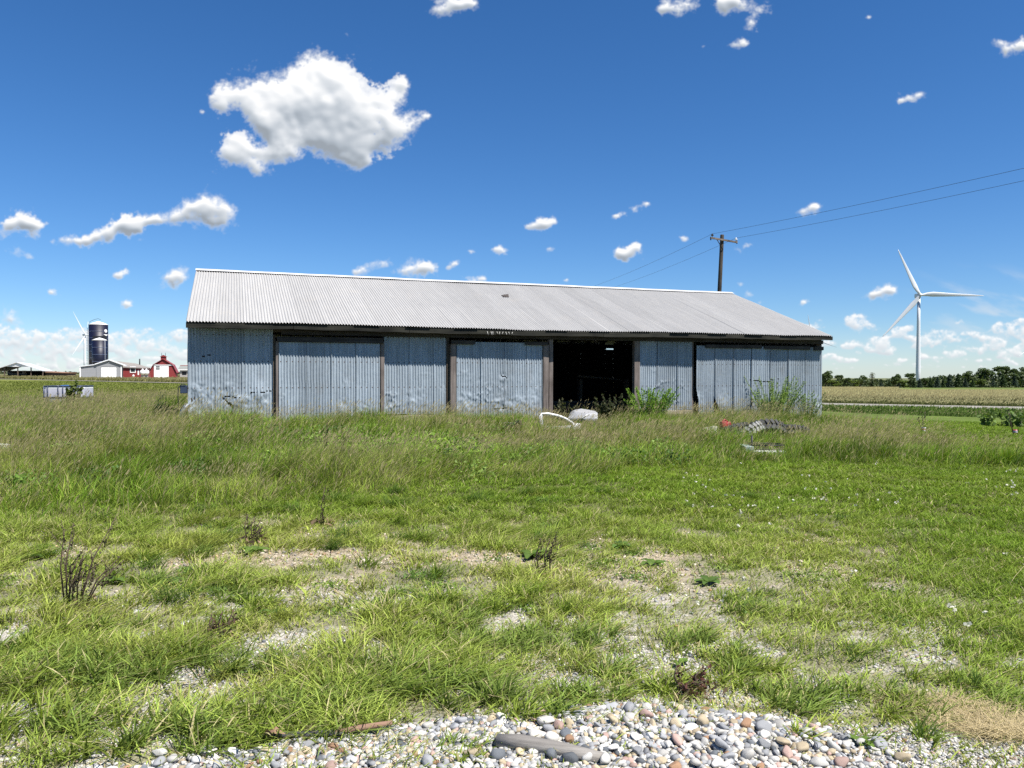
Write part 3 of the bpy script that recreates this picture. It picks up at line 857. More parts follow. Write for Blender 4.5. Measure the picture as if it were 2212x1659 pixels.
# fascia boards along the eave, each a little out of line
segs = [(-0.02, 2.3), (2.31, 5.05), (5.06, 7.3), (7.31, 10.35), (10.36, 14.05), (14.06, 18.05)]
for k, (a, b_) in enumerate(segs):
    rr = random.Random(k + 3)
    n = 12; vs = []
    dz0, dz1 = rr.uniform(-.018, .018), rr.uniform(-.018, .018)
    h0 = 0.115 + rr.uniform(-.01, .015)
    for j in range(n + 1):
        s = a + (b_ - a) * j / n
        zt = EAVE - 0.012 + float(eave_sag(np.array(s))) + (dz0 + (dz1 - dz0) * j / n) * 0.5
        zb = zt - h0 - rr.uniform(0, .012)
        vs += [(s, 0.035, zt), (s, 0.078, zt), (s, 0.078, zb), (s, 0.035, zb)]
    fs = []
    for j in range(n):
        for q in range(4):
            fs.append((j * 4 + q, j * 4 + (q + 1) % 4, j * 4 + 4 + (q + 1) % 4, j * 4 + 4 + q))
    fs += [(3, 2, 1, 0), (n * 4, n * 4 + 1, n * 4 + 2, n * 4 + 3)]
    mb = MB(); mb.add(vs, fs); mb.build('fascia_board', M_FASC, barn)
# splintered bits of old paint and wood hanging at the middle of the eave
rr = random.Random(5)
plain('pale_splinter', (.55, .53, .48), 0.8)
for k in range(9):
    mb = MB()
    s = 7.05 + k * 0.085 + rr.uniform(-.02, .02)
    mb.add([(s, 0.028, 2.655), (s + .02, 0.026, 2.66), (s + rr.uniform(-.02, .05), 0.02, 2.60 - rr.uniform(0, .03))], [(0, 1, 2)])
    mb.build('splinter', bpy.data.materials['pale_splinter'], barn)
# verge boards, rafter ends and rafters
for x in (-0.012, BL + 0.0):
    for side in (0, 1):
        m = MB()
        y0, y1 = (0.08, BW) if side == 0 else (BW, 2 * BW - 0.08)
        za = EAVE - 0.03; zr = EAVE + RISE - 0.03
        z0, z1 = (za + RISE * 0.08 / BW, zr) if side == 0 else (zr, za + RISE * 0.08 / BW)
        vs = [(x, y0, z0), (x, y1, z1), (x, y1, z1 - .12), (x, y0, z0 - .12), (x + .03, y0, z0), (x + .03, y1, z1), (x + .03, y1, z1 - .12), (x + .03, y0, z0 - .12)]
        m.add(vs, [(0, 1, 2, 3), (7, 6, 5, 4), (0, 4, 5, 1), (1, 5, 6, 2), (2, 6, 7, 3), (3, 7, 4, 0)])
        m.build('verge_board', M_FASC, barn)
for k in range(1, 25):
    s = k * 0.72
    mb = MB()
    for side in (0, 1):
        y0, y1 = (0.09, BW) if side == 0 else (BW, 2 * BW - 0.09)
        za = EAVE - 0.045 + RISE * 0.09 / BW; zr = EAVE + RISE - 0.045
        z0, z1 = (za, zr) if side == 0 else (zr, za)
        vs = [(s, y0, z0), (s, y1, z1), (s, y1, z1 - .10), (s, y0, z0 - .10), (s + .04, y0, z0), (s + .04, y1, z1), (s + .04, y1, z1 - .10), (s + .04, y0, z0 - .10)]
        mb.add(vs, [(0, 1, 2, 3), (7, 6, 5, 4), (0, 4, 5, 1), (1, 5, 6, 2), (2, 6, 7, 3), (3, 7, 4, 0)])
    mb.build('rafter', M_DARKWOOD, barn)
# hanging straps under the left eave
mb = MB()
mb.tube([(0.32, 0.335, 2.60), (0.34, 0.33, 2.45), (0.37, 0.335, 2.30)], 0.006, 5)
mb.build('hanging_strap', plain('pale_strap', (.35, .34, .32), .7), barn)
mb = MB(); mb.tube([(1.66, 0.335, 2.60), (1.65, 0.33, 2.40), (1.66, 0.335, 2.22)], 0.006, 5)
mb.build('hanging_strap', bpy.data.materials['pale_strap'], barn)

# boards stored inside the doorway
def barn_pt(s_, n_, z_): return (BA[0] + s_ * BD[0] + n_ * BN[0], BA[1] + s_ * BD[1] + n_ * BN[1], z_)
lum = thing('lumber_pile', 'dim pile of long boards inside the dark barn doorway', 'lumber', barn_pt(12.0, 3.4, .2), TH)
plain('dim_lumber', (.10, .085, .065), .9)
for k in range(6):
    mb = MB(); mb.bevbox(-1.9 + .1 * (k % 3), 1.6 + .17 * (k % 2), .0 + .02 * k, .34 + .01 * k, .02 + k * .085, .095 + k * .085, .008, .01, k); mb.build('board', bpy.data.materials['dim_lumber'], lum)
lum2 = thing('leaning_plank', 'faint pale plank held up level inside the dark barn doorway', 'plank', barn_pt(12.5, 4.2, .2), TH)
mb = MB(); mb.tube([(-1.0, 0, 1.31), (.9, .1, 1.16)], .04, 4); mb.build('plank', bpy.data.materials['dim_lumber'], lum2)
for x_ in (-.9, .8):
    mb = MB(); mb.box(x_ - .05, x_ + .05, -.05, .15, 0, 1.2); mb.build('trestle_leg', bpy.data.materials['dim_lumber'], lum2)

# electric box on the left gable with its cable
mb = MB(); mb.bevbox(-0.17, -0.02, 0.46, 0.72, 1.12, 1.30, 0.012)
box_ = mb.build('meter_box', plain('box_blue_grey', (.035, .05, .085), 0.4, 0.2), barn)
mb = MB(); mb.tube([(-0.05, 0.45, 1.31), (-0.14, 0.44, 1.335), (-0.205, 0.44, 1.25), (-0.215, 0.45, 1.05), (-0.20, 0.45, 0.5)], 0.011, 6)
mb.build('cable', plain('black_cable', (.02, .02, .02), 0.5), box_)
# ------------------------------------------------------------------ utility pole and wires
M_POLE = wood('pole_wood', (.022, .020, .017), (.085, .07, .055), 'Z')
M_ARM = wood('arm_wood', (.05, .04, .035), (.24, .20, .17), 'X')
M_DARK = plain('dark_iron', (.025, .025, .028), 0.5, 0.5)
M_PORC = plain('white_porcelain', (.75, .75, .74), 0.25)
M_PORCB = plain('brown_porcelain', (.04, .028, .02), 0.25)
ptop = at(1560, 507, 57.0); pmid = at(1554, 632, 57.0)
slope = (ptop - pmid) / (ptop[2] - pmid[2])
zg = float(G(ptop[0], 57)) - 0.3
pbase = ptop - slope * (ptop[2] - zg)
pole = thing('utility_pole', 'dark leaning wooden utility pole with one crossarm behind the barn', 'utility pole', pbase)
pv = lambda z: (ptop - slope * (ptop[2] - z)) - pbase
mb = MB()
mb.tube([pv(zg), pv(zg + 4), pv(zg + 8), pv(ptop[2] - .05), pv(ptop[2])], [.19, .175, .155, .14, .12], 12)
mb.build('pole', M_POLE, pole)
# crossarm: rotate so that it is roughly square to the wires
WD = np.array([-.55, .835]); AD = np.array([.835, .55])
armz = ptop[2] - 0.42
ac = pv(armz)
def armp(u, z=0.0, f=0.0):
    return Vector((ac[0] + AD[0] * u - WD[0] * f, ac[1] + AD[1] * u - WD[1] * f, ac[2] + z))
ARM = 1.42
mb = MB()
for s_ in (0,):
    vs = []
    for u in (-ARM, ARM):
        for f in (0.15, 0.25):
            for z in (-.06, .06):
                vs.append(armp(u, z - 0.03 * u / ARM * 1.0, f))
    mb.add(vs, [(0, 1, 3, 2), (4, 6, 7, 5), (0, 4, 5, 1), (2, 3, 7, 6), (1, 5, 7, 3), (0, 2, 6, 4)])
mb.build('crossarm', M_ARM, pole)
mb = MB(); mb.tube([armp(-0.75, -.03, .2), armp(-0.05, -0.72, .16)], 0.03, 6); mb.build('brace', M_DARK, pole)
INS = []
for u, mt_, hh in ((-ARM + 0.18, M_PORCB, .26), (ARM - 0.12, M_PORC, .26)):
    c = armp(u, 0.03 - 0.03 * u / ARM, .2)
    m = MB(); m.tube([c, c + Vector((0, 0, .2))], .02, 6)
    m.lathe([(.03, .12), (.10, .13), (.11, .16), (.06, .20), (.075, .215), (.07, .25), (.03, .29)], 12, c)
    m.build('insulator', mt_, pole)
    c2 = armp(u + (-.16 if u < 0 else .1), -0.02, .2)
    m = MB(); m.tube([c2 + Vector((0, 0, -.12)), c2 + Vector((0, 0, .12))], .045, 6); m.build('arm_bolt', M_DARK, pole)
    INS.append(np.array(c) + pbase + np.array([0, 0, .27]))
# wires: near span to the right, far span to the left
M_WIRE = plain('wire', (.05, .055, .06), 0.5, 0.3)
def span(p, q, sag, n=40):
    return [tuple(p + (q - p) * t + np.array([0, 0, -4 * sag * t * (1 - t)])) for t in np.linspace(0, 1, n)]
WEND = [(at(2212, 363, 35.0), at(1275, 617, 100.0)), (at(2212, 390, 37.0), at(1312, 621, 100.0))]
for k, p in enumerate(INS):
    qn, qf = WEND[k]
    qn2 = p + (qn - p) * 2.2 + np.array([0, 0, 0.9])      # goes on past the frame
    qf2 = p + (qf - p) * 1.25
    m = MB()
    m.tube(span(p, qn2, 0.42 if k == 0 else 0.42, 40), 0.0095, 5)
    m.tube(span(p, qf2, 0.35, 40), 0.0095, 5)
    o = m.build('power_line', M_WIRE)
    tag(o, ('power wire on the brown insulator at the left end of the crossarm', 'power wire on the white insulator at the right end of the crossarm')[k], 'power line', 'power lines on the pole')

# ------------------------------------------------------------------ wind turbines
M_TURB = plain('turbine_paint', (.62, .63, .64), 0.35, 0, 0.03, 0.2)
def blade_mesh(Lb):
    V = []; Fc = []
    st = [(0.0, 1.15, 1.1, 0), (0.04, 1.15, 1.0, 5), (0.10, 1.8, .8, 14), (0.2, 2.4, .55, 12), (0.35, 2.0, .40, 8), (0.6, 1.35, .26, 4), (0.85, .8, .14, 1), (0.97, .42, .08, 0), (1.0, .1, .03, 0)]
    n = 12
    for t, ch, th, tw in st:
        a = R(tw)
        for k in range(n):
            q = 2 * math.pi * k / n
            x = ch * (math.cos(q) * 1.0 - 0.35 * (t > .07)); y = th * math.sin(q)
            V.append((x * math.cos(a) - y * math.sin(a), x * math.sin(a) + y * math.cos(a) - 0.03 * Lb * t * t, Lb * t))
    for i in range(len(st) - 1):
        for k in range(n):
            Fc.append((i * n + k, i * n + (k + 1) % n, (i + 1) * n + (k + 1) % n, (i + 1) * n + k))
    Fc.append(tuple((len(st) - 1) * n + k for k in range(n)))
    me = bpy.data.meshes.new('blade'); me.from_pydata(V, [], Fc)
    me.polygons.foreach_set('use_smooth', [True] * len(Fc)); me.update()
    me.materials.append(M_TURB)
    return me
BLADE = blade_mesh(54.0)
def turbine(hub, zbase, yaw, ang, label, scale=1.0, tower_r=(2.25, 1.45)):
    """hub = world position of the rotor centre; rotor faces -Y before the yaw"""
    zbase = min(zbase, float(G(hub[0], hub[1] + 4)) - .3)
    h = (hub[2] - zbase)
    fwd = Vector((math.sin(yaw), -math.cos(yaw), 0))
    base = Vector(hub) - fwd * 4.2
    t = thing('wind_turbine', label, 'wind turbine', (base.x, base.y, zbase), yaw, 'wind turbines on the horizon')
    m = MB(); m.lathe([(tower_r[0], 0), (tower_r[0] * .96, h * .3), (tower_r[1] * 1.1, h * .75), (tower_r[1], h - 2.0)], 28); m.build('tower', M_TURB, t)
    m = MB(); m.bevbox(-1.9, 1.9, -2.4, 7.5, h - 2.0, h + 2.0, 0.6); m.build('nacelle', M_TURB, t)
    m = MB(); m.lathe([(1.7, -2.4), (1.75, -3.4), (1.6, -4.6), (1.0, -5.5), (.2, -5.9)], 18, (0, 0, h), 'Y'); m.build('hub', M_TURB, t)
    for k in range(3):
        cw = 1.0 if hub[1] < 1000 else .62
        b = bpy.data.objects.new('blade', BLADE); col.objects.link(b); b.parent = t
        b.location = (0, -4.2, h)
        a_, s_ = ang[k] if hasattr(ang, '__len__') else (ang + 120 * k, 1.0)
        b.rotation_euler = (0, R(a_), 0)
        b.scale = (cw, cw, s_)
    return t
# main one; base hidden behind the tree row
hb = at(1988, 637, 764); turbine(hb, hb[2] - 80, R(-10), ((-25.3, .92), (92, 1.06), (220.5, 1.0)), 'large white wind turbine with full tower standing behind the tree row')
hb = at(185, 723, 1671); turbine(hb, hb[2] - 80, R(52), -28, 'distant wind turbine seen edge-on beside the blue silos', tower_r=(2.6, 1.7))
hb = at(1754, 732, 1690); turbine(hb, hb[2] - 80, R(-25), -9, 'distant wind turbine mostly hidden, blade tips above the barn roof end')
hb = at(2234, 746, 1720); turbine(hb, hb[2] - 80, R(20), 3, 'distant wind turbine with one blade tip showing at the right edge')

# ------------------------------------------------------------------ the farm on the left
M_BLUE = plain('silo_blue', (.0018, .003, .018), 0.5, 0.0, 0.12, 1.0, spec=0.5)
M_WHITE = plain('white_paint', (.78, .78, .77), 0.5, 0, 0.04, 2)
M_GREY = plain('grey_siding', (.25, .255, .265), 0.6, 0, 0.05, 3)
M_RED = plain('red_siding', (.20, .022, .022), 0.65, 0, 0.15, 2)
M_REDR = plain('red_roof', (.26, .05, .05), 0.55, 0.1, 0.10, 2)
M_SHING = plain('brown_grey_roof', (.22, .20, .18), 0.8, 0, 0.15, 2)
M_WROOF = plain('white_metal_roof', (.72, .73, .74), 0.4, 0.1, 0.04, 0.6)
M_GLASS = plain('dark_window', (.02, .025, .03), 0.12)
M_BLACK = plain('shade_and_wheel_black', (.015, .014, .013), 0.9)  # shade inside the open shed put into its wall colour; also the wheels

def silo(xc, ytop, ybase_z, Y, w_px, label, platform):
    c = at(xc, ytop, Y); rad = w_px / F * Y / 2
    z0 = float(G(c[0], Y)) - .1
    h = c[2] - z0
    t = thing('silo', label, 'silo', (c[0], Y, z0))
    m = MB(); m.lathe([(rad, 0), (rad, h)], 40); m.build('silo_wall', M_BLUE, t)
    m = MB(); m.lathe([(rad * 1.01, h), (rad * 1.03, h + .15), (rad * .6, h + rad * .24), (rad * .12, h + rad * .40), (rad * .05, h + rad * .42)], 40); m.build('silo_roof', M_WHITE, t)
    for k in range(1, int(h / 2.35) + 1):
        z = h - k * 2.35
        if z > 0.5:
            m = MB(); m.lathe([(rad + .012, z - .06), (rad + .06, z - .04), (rad + .06, z + .04), (rad + .012, z + .06)], 40, cap=False); m.build('hoop', plain('hoop_blue_grey', (.10, .13, .22), .4) if k == 1 else bpy.data.materials['hoop_blue_grey'], t)
    return t, rad, h
t1, r1, h1 = silo(212.5, 702, 0, 275, 37.5, 'tall dark blue silo with white dome roof and white emblem', True)
m = MB()
# ladder cage on the left and rail round the roof
for a in (-0.35, 0.35):
    m.tube([(-r1 - .55, a, 0), (-r1 - .55, a, h1 + 1.2)], .05, 5)
for k in range(0, int(h1 / .9)):
    m.tube([(-r1 - .55, -.35, k * .9), (-r1 - .55, .35, k * .9)], .035, 4)
    m.tube([(-r1 - .55, -.4, k * .9 + .4), (-r1 - 1.1, -.3, k * .9 + .4), (-r1 - 1.1, .3, k * .9 + .4), (-r1 - .55, .4, k * .9 + .4)], .03, 4)
m.build('ladder', plain('ladder_zinc', (.45, .47, .48), .5, .4), t1)
m = MB()
m.tube([(-r1 * .95, -.2, h1 + .2), (-r1 * .95, -.2, h1 + 1.2), (-r1 * .4, -.2, h1 + r1 * .3 + 1), (0, -.2, h1 + r1 * .4 + 1.0), (r1 * .3, -.2, h1 + r1 * .35 + .8)], .06, 5)
m.build('roof_rail', M_DARK, t1)
ang = R(-14)
ec = Vector((math.cos(ang) * (r1 + .05), math.sin(ang) * (r1 + .05), h1 - 2.15))
m = MB()
tx = Vector((-math.sin(ang), math.cos(ang), 0))
def disc(m, c, rx, rz, n=20):
    vs = [c + tx * rx * math.cos(2 * math.pi * k / n) + Vector((0, 0, rz * math.sin(2 * math.pi * k / n))) for k in range(n)]
    o2 = Vector((math.cos(ang), math.sin(ang), 0)) * .1
    m.add(vs + [v - o2 for v in vs], [tuple(range(n)), tuple(range(2 * n - 1, n - 1, -1))] + [(k, k + n, (k + 1) % n + n, (k + 1) % n) for k in range(n)])
disc(m, ec, .62, .60)
disc(m, ec + Vector((0, 0, -1.35)), .95, .16)
disc(m, ec + Vector((0, 0, -1.52)) + tx * .1, .5, .2)
m.build('emblem', M_WHITE, t1)
t2, r2_, h2 = silo(215, 735.5, 0, 258, 29, 'shorter dark blue silo with white cone roof in front of the tall one', False)
m = MB()
for sx in (-1, 1):
    m.tube([(sx * r2_ * .97, -r2_ * .3, 0), (sx * r2_ * .97, -r2_ * .3, h2)], .07, 5)
m.build('downpipe', plain('pipe_grey', (.35, .38, .42), .5), t2)
m = MB(); m.box(-r2_ * 1.15, r2_ * .6, .5, 2.0, h2 + .3, h2 + 1.5); m.build('catwalk', M_DARK, t2)

class Front:
    """front plane of a far building: turns photo measuring points into its own x and z"""
    def __init__(self, px_left, Y, rz):
        self.o = at(px_left, 810, Y); self.Y = Y; self.rz = rz
        self.z0 = float(G(self.o[0], Y)); self.c, self.s = math.cos(rz), math.sin(rz)
    def x(self, c):
        r = ray(c / 5.12, 800); u = r[0] / r[1]
        return (u * self.Y - self.o[0]) / (self.c - u * self.s)
    def z(self, c, py):
        xx = self.x(c); r = ray(c / 5.12, 648 + py / 5.12)
        return CAMZ + r[2] / r[1] * (self.Y + xx * self.s) - self.z0
    def loc(self): return (self.o[0], self.Y, self.z0)

# grey garage with lean-to
fg = Front(887 / 5.12, 190.0, R(24))
gar = thing('garage', 'grey gabled garage with white overhead door and lean-to in front of the silos', 'garage', fg.loc(), fg.rz)
W = fg.x(1340); xm = fg.x(1065); xp = fg.x(1205)
ze = fg.z(1340, 712); zp = fg.z(1205, 668); zl = fg.z(887, 740)
zem = ze
m = MB(); m.prism([(xm, 0), (W, 0), (W, ze), (xp, zp), (xm, zem)], 0, 9); m.build('wall', M_GREY, gar)
m = MB(); m.prism([(0, 0), (xm, 0), (xm, zem - .15), (0, zl)], 0.1, 8); m.build('lean_to', M_GREY, gar)
m = MB(); m.prism([(xm - .3, zem - .12), (xp, zp + .02), (W + 1.0, ze - .45), (W + 1.0, ze - .2), (xp, zp + .28), (xm - .3, zem + .12)], -0.4, 9.3); m.build('roof', M_WROOF, gar)
m = MB(); m.prism([(-.2, zl), (xm, zem - .15), (xm, zem + .05), (-.2, zl + .2)], -.2, 8.2); m.build('lean_to_roof', M_WROOF, gar)
dx0 = fg.x(1120); dx1 = fg.x(1287); dz = fg.z(1200, 745)
m = MB(); m.box(dx0, dx1, -.06, .0, 0, dz)
for k in range(1, 4): m.box(dx0, dx1, -.075, -.06, dz * k / 4 - .03, dz * k / 4 + .03)
m.build('garage_door', M_WHITE, gar)
m = MB(); m.box(dx0 - .1, dx1 + .1, -.05, 0, dz + .004, dz + .16); m.build('door_header', plain('dark_trim', (.12, .12, .12), .6), gar)
for xc_ in (W, 0.0):
    m = MB(); m.box(xc_ - .12, xc_ + .12, -.1, 0.09, 0, (ze - .35) if xc_ else zl); m.build('corner_trim', M_WHITE, gar)
m = MB(); m.lathe([(.16, -.06), (.16, 0)], 12, (xp, 0, zp - .55), 'Y'); m.build('yard_lamp', M_WHITE, gar)

# red house right of it
fh_ = Front(1345 / 5.12, 205.0, R(20))
hse = thing('red_house', 'low red farm building with grey brown roof right of the garage', 'farm building', fh_.loc(), fh_.rz)
W = fh_.x(1632); ze = fh_.z(1600, 752); ze0 = fh_.z(1400, 742); zr = fh_.z(1500, 690)
m = MB(); m.prism([(0, 0), (W, 0), (W, ze), (0, ze0)], 0, 7); m.build('wall', M_RED, hse)
m = MB(); m.add([(-1.2, -.4, ze0 + .1), (W + .3, -.4, ze + .02), (W - 3.2, 3.5, zr - .25), (-1.4, 3.5, zr + .35), (-1.2, 7.4, ze0), (W + .3, 7.4, ze), (-1.2, -.4, ze0 - .12), (W + .3, -.4, ze - .2)],
               [(0, 1, 2, 3), (3, 2, 5, 4), (1, 5, 2), (0, 3, 4), (6, 7, 1, 0)]); m.build('roof', M_SHING, hse)
wx = fh_.x(1470); wz = fh_.z(1470, 770)
m = MB(); m.box(wx - .7, wx + .7, -.08, 0, wz - .85, wz + .85); wf = m.build('window', M_WHITE, hse)
m = MB(); m.box(wx - .5, wx + .5, -.10, -.083, wz - .6, wz + .68); m.build('pane', M_GLASS, wf)
fx = fh_.x(1522)
m = MB(); m.tube([(W - 2.2, 3, ze + .3), (W - 2.2, 3, zr + 1.0)], .16, 8); m.build('stove_pipe', M_DARK, hse)
m = MB(); m.box(fx, fx + .35, -.05, 0, .9, 2.2); m.build('vent_panel', M_WHITE, hse)
# white gas tanks seen end on
for k, xx in enumerate((1578, 1607)):
    p = at(xx / 5.12, 648 + 800 / 5.12, 200.0)
    zt = float(G(p[0], 200))
    t = thing('gas_tank', ('left of two white gas tanks beside the red house', 'right of two white gas tanks beside the red house')[k], 'tank', (p[0], 200 + k * .6, zt), R(26), 'white gas tanks by the red house')
    r_ = .68; zc = p[2] - zt
    m = MB(); m.lathe([(r_ * .3, -.25), (r_ * .8, -.1), (r_, .2), (r_, 2.4), (r_ * .8, 2.7), (r_ * .3, 2.85)], 20, (0, 0, zc), 'Y'); m.build('tank_body', M_WHITE, t)
    for ys_ in (.4, 2.0):
        m = MB(); m.box(-.4, .4, ys_, ys_ + .2, 0, zc - r_ * .85); m.build('tank_saddle', bpy.data.materials.get('concrete') or plain('concrete', (.4, .39, .37), .9), t)
    m = MB(); m.lathe([(.18, 0), (.18, .22), (.05, .3)], 10, (0, 1.3, zc + r_ - .02)); m.build('valve_dome', M_WHITE, t)
# small orange and white marker in front of the house
p = at(1475 / 5.12, 648 + 818 / 5.12, 199.0)
tpole = thing('traffic_barrel', 'small orange and white marker in front of the red house window', 'marker', (p[0], 199, float(G(p[0], 199))))
m = MB(); m.lathe([(.32, 0), (.28, .45)], 12); m.build('lower_band', plain('orange', (.7, .22, .08), .5), tpole)
m = MB(); m.lathe([(.28, .45), (.24, .9), (.1, 1.0)], 12); m.build('upper_band', M_WHITE, tpole)

# red gambrel barn
fb = Front(1645 / 5.12, 220.0, R(19))
rb = thing('red_barn', 'red gambrel roof barn with white front doors and roof cupola', 'barn', fb.loc(), fb.rz)
W = fb.x(1945)
bx = fb.x
def bz(c): return fb.z(1800, c)
m = MB(); m.prism([(.15, 0), (W - .05, 0), (W - .05, bz(806)), (bx(1908), bz(724)), (bx(1803), bz(664)), (bx(1697), bz(724)), (.15, bz(806))], 0, 7); m.build('wall', M_RED, rb)
m = MB()
prof = [(-.2, bz(810)), (bx(1694), bz(720)), (bx(1803), bz(655)), (bx(1912), bz(720)), (W + .25, bz(808))]
for a, b_ in zip(prof[:-1], prof[1:]):
    m.add([(a[0], -.35, a[1]), (b_[0], -.35, b_[1]), (b_[0], 7.3, b_[1]), (a[0], 7.3, a[1]), (a[0], -.35, a[1] + .16), (b_[0], -.35, b_[1] + .16), (b_[0], 7.3, b_[1] + .16), (a[0], 7.3, a[1] + .16)],
          [(0, 1, 2, 3), (7, 6, 5, 4), (0, 4, 5, 1), (2, 6, 7, 3), (1, 5, 6, 2), (3, 7, 4, 0)])
m.build('roof', M_REDR, rb)
m = MB(); m.box(bx(1703), bx(1866), -.10, -.01, 0, bz(727)); dd = m.build('barn_door', M_WHITE, rb)
m = MB(); m.box(bx(1784), bx(1788), -.13, -.103, 0.1, bz(735)); m.build('door_seam', plain('seam_grey', (.5, .5, .5), .6), dd)
m = MB(); m.box(bx(1625), bx(1918), -.2, -.105, bz(724), bz(716)); m.build('white_trim', M_WHITE, rb)
m = MB(); m.box(bx(1729), bx(1765), -.13, -.103, bz(771), bz(729)); wn_ = m.build('window', M_GLASS, rb)
m = MB()
for k in (1, 2): m.box(bx(1729) + (bx(1765) - bx(1729)) * k / 3 - .03, bx(1729) + (bx(1765) - bx(1729)) * k / 3 + .03, -.15, -.132, bz(771), bz(729))
m.box(bx(1729), bx(1765), -.155, -.151, bz(750) - .03, bz(750) + .03)
m.build('glazing_bar', M_WHITE, wn_)
m = MB(); zc = bz(657); xc = bx(1804)
m.box(xc - .7, xc + .7, .8, 2.2, zc - .3, zc + .75); m.prism([(xc - .95, zc + .75), (xc + .95, zc + .75), (xc, zc + 1.3)], .6, 2.4)
cup = m.build('cupola', M_RED, rb)
for dx_ in (-.5, .5):
    m = MB(); m.tube([(xc + dx_, 1.5, zc + .8), (xc + dx_, 1.5, zc + 1.9)], .06, 5); m.build('lightning_rod', M_DARK, cup)

# pale house behind, half hidden by the barn corner
fq = Front(1990 / 5.12, 240.0, R(18))
fh = thing('farm_house', 'low grey house with red roof at the corner of the old barn', 'house', fq.loc(), fq.rz)
W = 9.0
def qz(c): return fq.z(2000, c)
m = MB(); m.box(0, W, 0, 7, 0, qz(762)); m.build('wall', plain('house_grey', (.33, .31, .30), .7), fh)
m = MB(); m.add([(-.5, -.5, qz(770)), (W + .5, -.5, qz(770)), (W + .5, 3.5, qz(722)), (-.2, 3.5, qz(722)), (-.5, 7.5, qz(770)), (W + .5, 7.5, qz(770))], [(0, 1, 2, 3), (3, 2, 5, 4), (0, 3, 4), (1, 5, 2)])
m.build('roof', plain('green_grey_roof', (.20, .21, .19), .7), fh)
m = MB(); m.box(-.2, W, 3.1, 3.9, qz(735), qz(720)); m.build('ridge_band', M_REDR, fh)
m = MB(); m.box(-.5, W, -.55, -.505, qz(777), qz(768)); m.build('gutter', M_WHITE, fh)
m = MB(); m.box(.6, 1.9, -.03, 0, .8, 1.8); m.build('window', M_GLASS, fh)

# open machine shed at the far left
Ys = 240.0
pa = at(180 / 5.12, 648 + 685 / 5.12, Ys); pr_ = at(475 / 5.12, 648 + 780 / 5.12, Ys)
pb = at(310 / 5.12, 648 + 690 / 5.12, Ys)
zs0 = float(G(pa[0], Ys))
sh = thing('machine_shed', 'open fronted white roofed machine shed at the far left edge', 'shed', (pa[0], Ys, zs0))
hw = pr_[0] - pa[0]; za = pa[2] - zs0; zr_ = pr_[2] - zs0
yd = 44.0
sk = -23.0                       # the shed runs back to the right
def shp(x, y, z): return (x + y * sk / yd, y, z)
m = MB()
m.add([shp(-hw, 0, zr_), shp(0, 0, za), shp(hw, 0, zr_), shp(-hw, yd, zr_), shp(0, yd, za), shp(hw, yd, zr_),
       shp(-hw, 0, zr_ - .25), shp(0, 0, za - .25), shp(hw, 0, zr_ - .25), shp(-hw, yd, zr_ - .25), shp(0, yd, za - .25), shp(hw, yd, zr_ - .25)],
      [(0, 1, 4, 3), (1, 2, 5, 4), (9, 10, 7, 6), (10, 11, 8, 7), (0, 6, 7, 1), (1, 7, 8, 2), (2, 8, 11, 5), (3, 4, 10, 9), (4, 5, 11, 10), (0, 3, 9, 6)])
m.build('roof', M_WROOF, sh)
zb_ = at(30, 648 + 738 / 5.12, Ys)[2] - zs0
kx = hw * (za - zb_) / (za - zr_)
m = MB(); m.add([shp(-kx, .3, zb_), shp(kx, .3, zb_), shp(0, .3, za - .26), shp(-kx, .5, zb_), shp(kx, .5, zb_), shp(0, .5, za - .26)], [(0, 1, 2), (5, 4, 3), (0, 3, 4, 1), (1, 4, 5, 2), (2, 5, 3, 0)]); m.build('gable_wall', M_WHITE, sh)
m = MB(); m.add([shp(-hw, yd - 1, 0), shp(hw, yd - 1, 0), shp(hw, yd - 1, zr_), shp(-hw, yd - 1, zr_)], [(0, 1, 2, 3)])
m.add([shp(hw - .3, 14, 0), shp(hw - .3, yd - 1, 0), shp(hw - .3, yd - 1, zr_ - .2), shp(hw - .3, 14, zr_ - .2)], [(0, 1, 2, 3)]); m.build('back_wall', M_BLACK, sh)
for x in (-hw + .5, -hw * .5, 0, hw * .5, hw - .5):
    m = MB(); m.box(x - .12, x + .12, .6, .85, 0, zr_ + (za - zr_) * (1 - abs(x) / hw) - .3); m.build('shed_post', plain('shed_post_wood', (.12, .09, .07), .9) if 'shed_post_wood' not in bpy.data.materials else bpy.data.materials['shed_post_wood'], sh)
# a hay wagon in the shed and a low brown lean-to further right
p = at(165 / 5.12, 805, 246.0); wz0 = float(G(p[0], 246))
wg = thing('farm_wagon', 'pale farm wagon parked inside the open machine shed', 'wagon', (p[0], 246, wz0))
m = MB(); m.box(-2.4, 2.4, 0, 2, .9, 1.1); m.build('wagon_bed', plain('wagon_wood', (.35, .33, .30), .8), wg)
m = MB(); m.box(-2.4, -2.3, 0, 2, 1.1, 2.1); m.box(2.3, 2.4, 0, 2, 1.1, 2.1); m.build('wagon_rack', bpy.data.materials['wagon_wood'], wg)
for x in (-1.6, 1.6):
    m = MB(); m.lathe([(.45, -.1), (.5, 0), (.45, .1)], 16, (x, -.1, .5), 'Y'); m.build('wheel', M_BLACK, wg)
p = at(640 / 5.12, 810, 250.0); zz = float(G(p[0], 250))
ls = thing('brown_shed', 'low brown shed right of the open machine shed', 'shed', (p[0] - 4, 250, zz))
m = MB(); m.box(0, 7, 0, 5, 0, 1.5); m.build('wall', plain('brown_board', (.09, .06, .045), .8), ls)
m = MB(); m.prism([(-.3, 1.5), (7.3, 1.3), (7.3, 1.42), (-.3, 1.85)], -.4, 5.3); m.build('roof', plain('rust_roof', (.30, .17, .11), .8), ls)

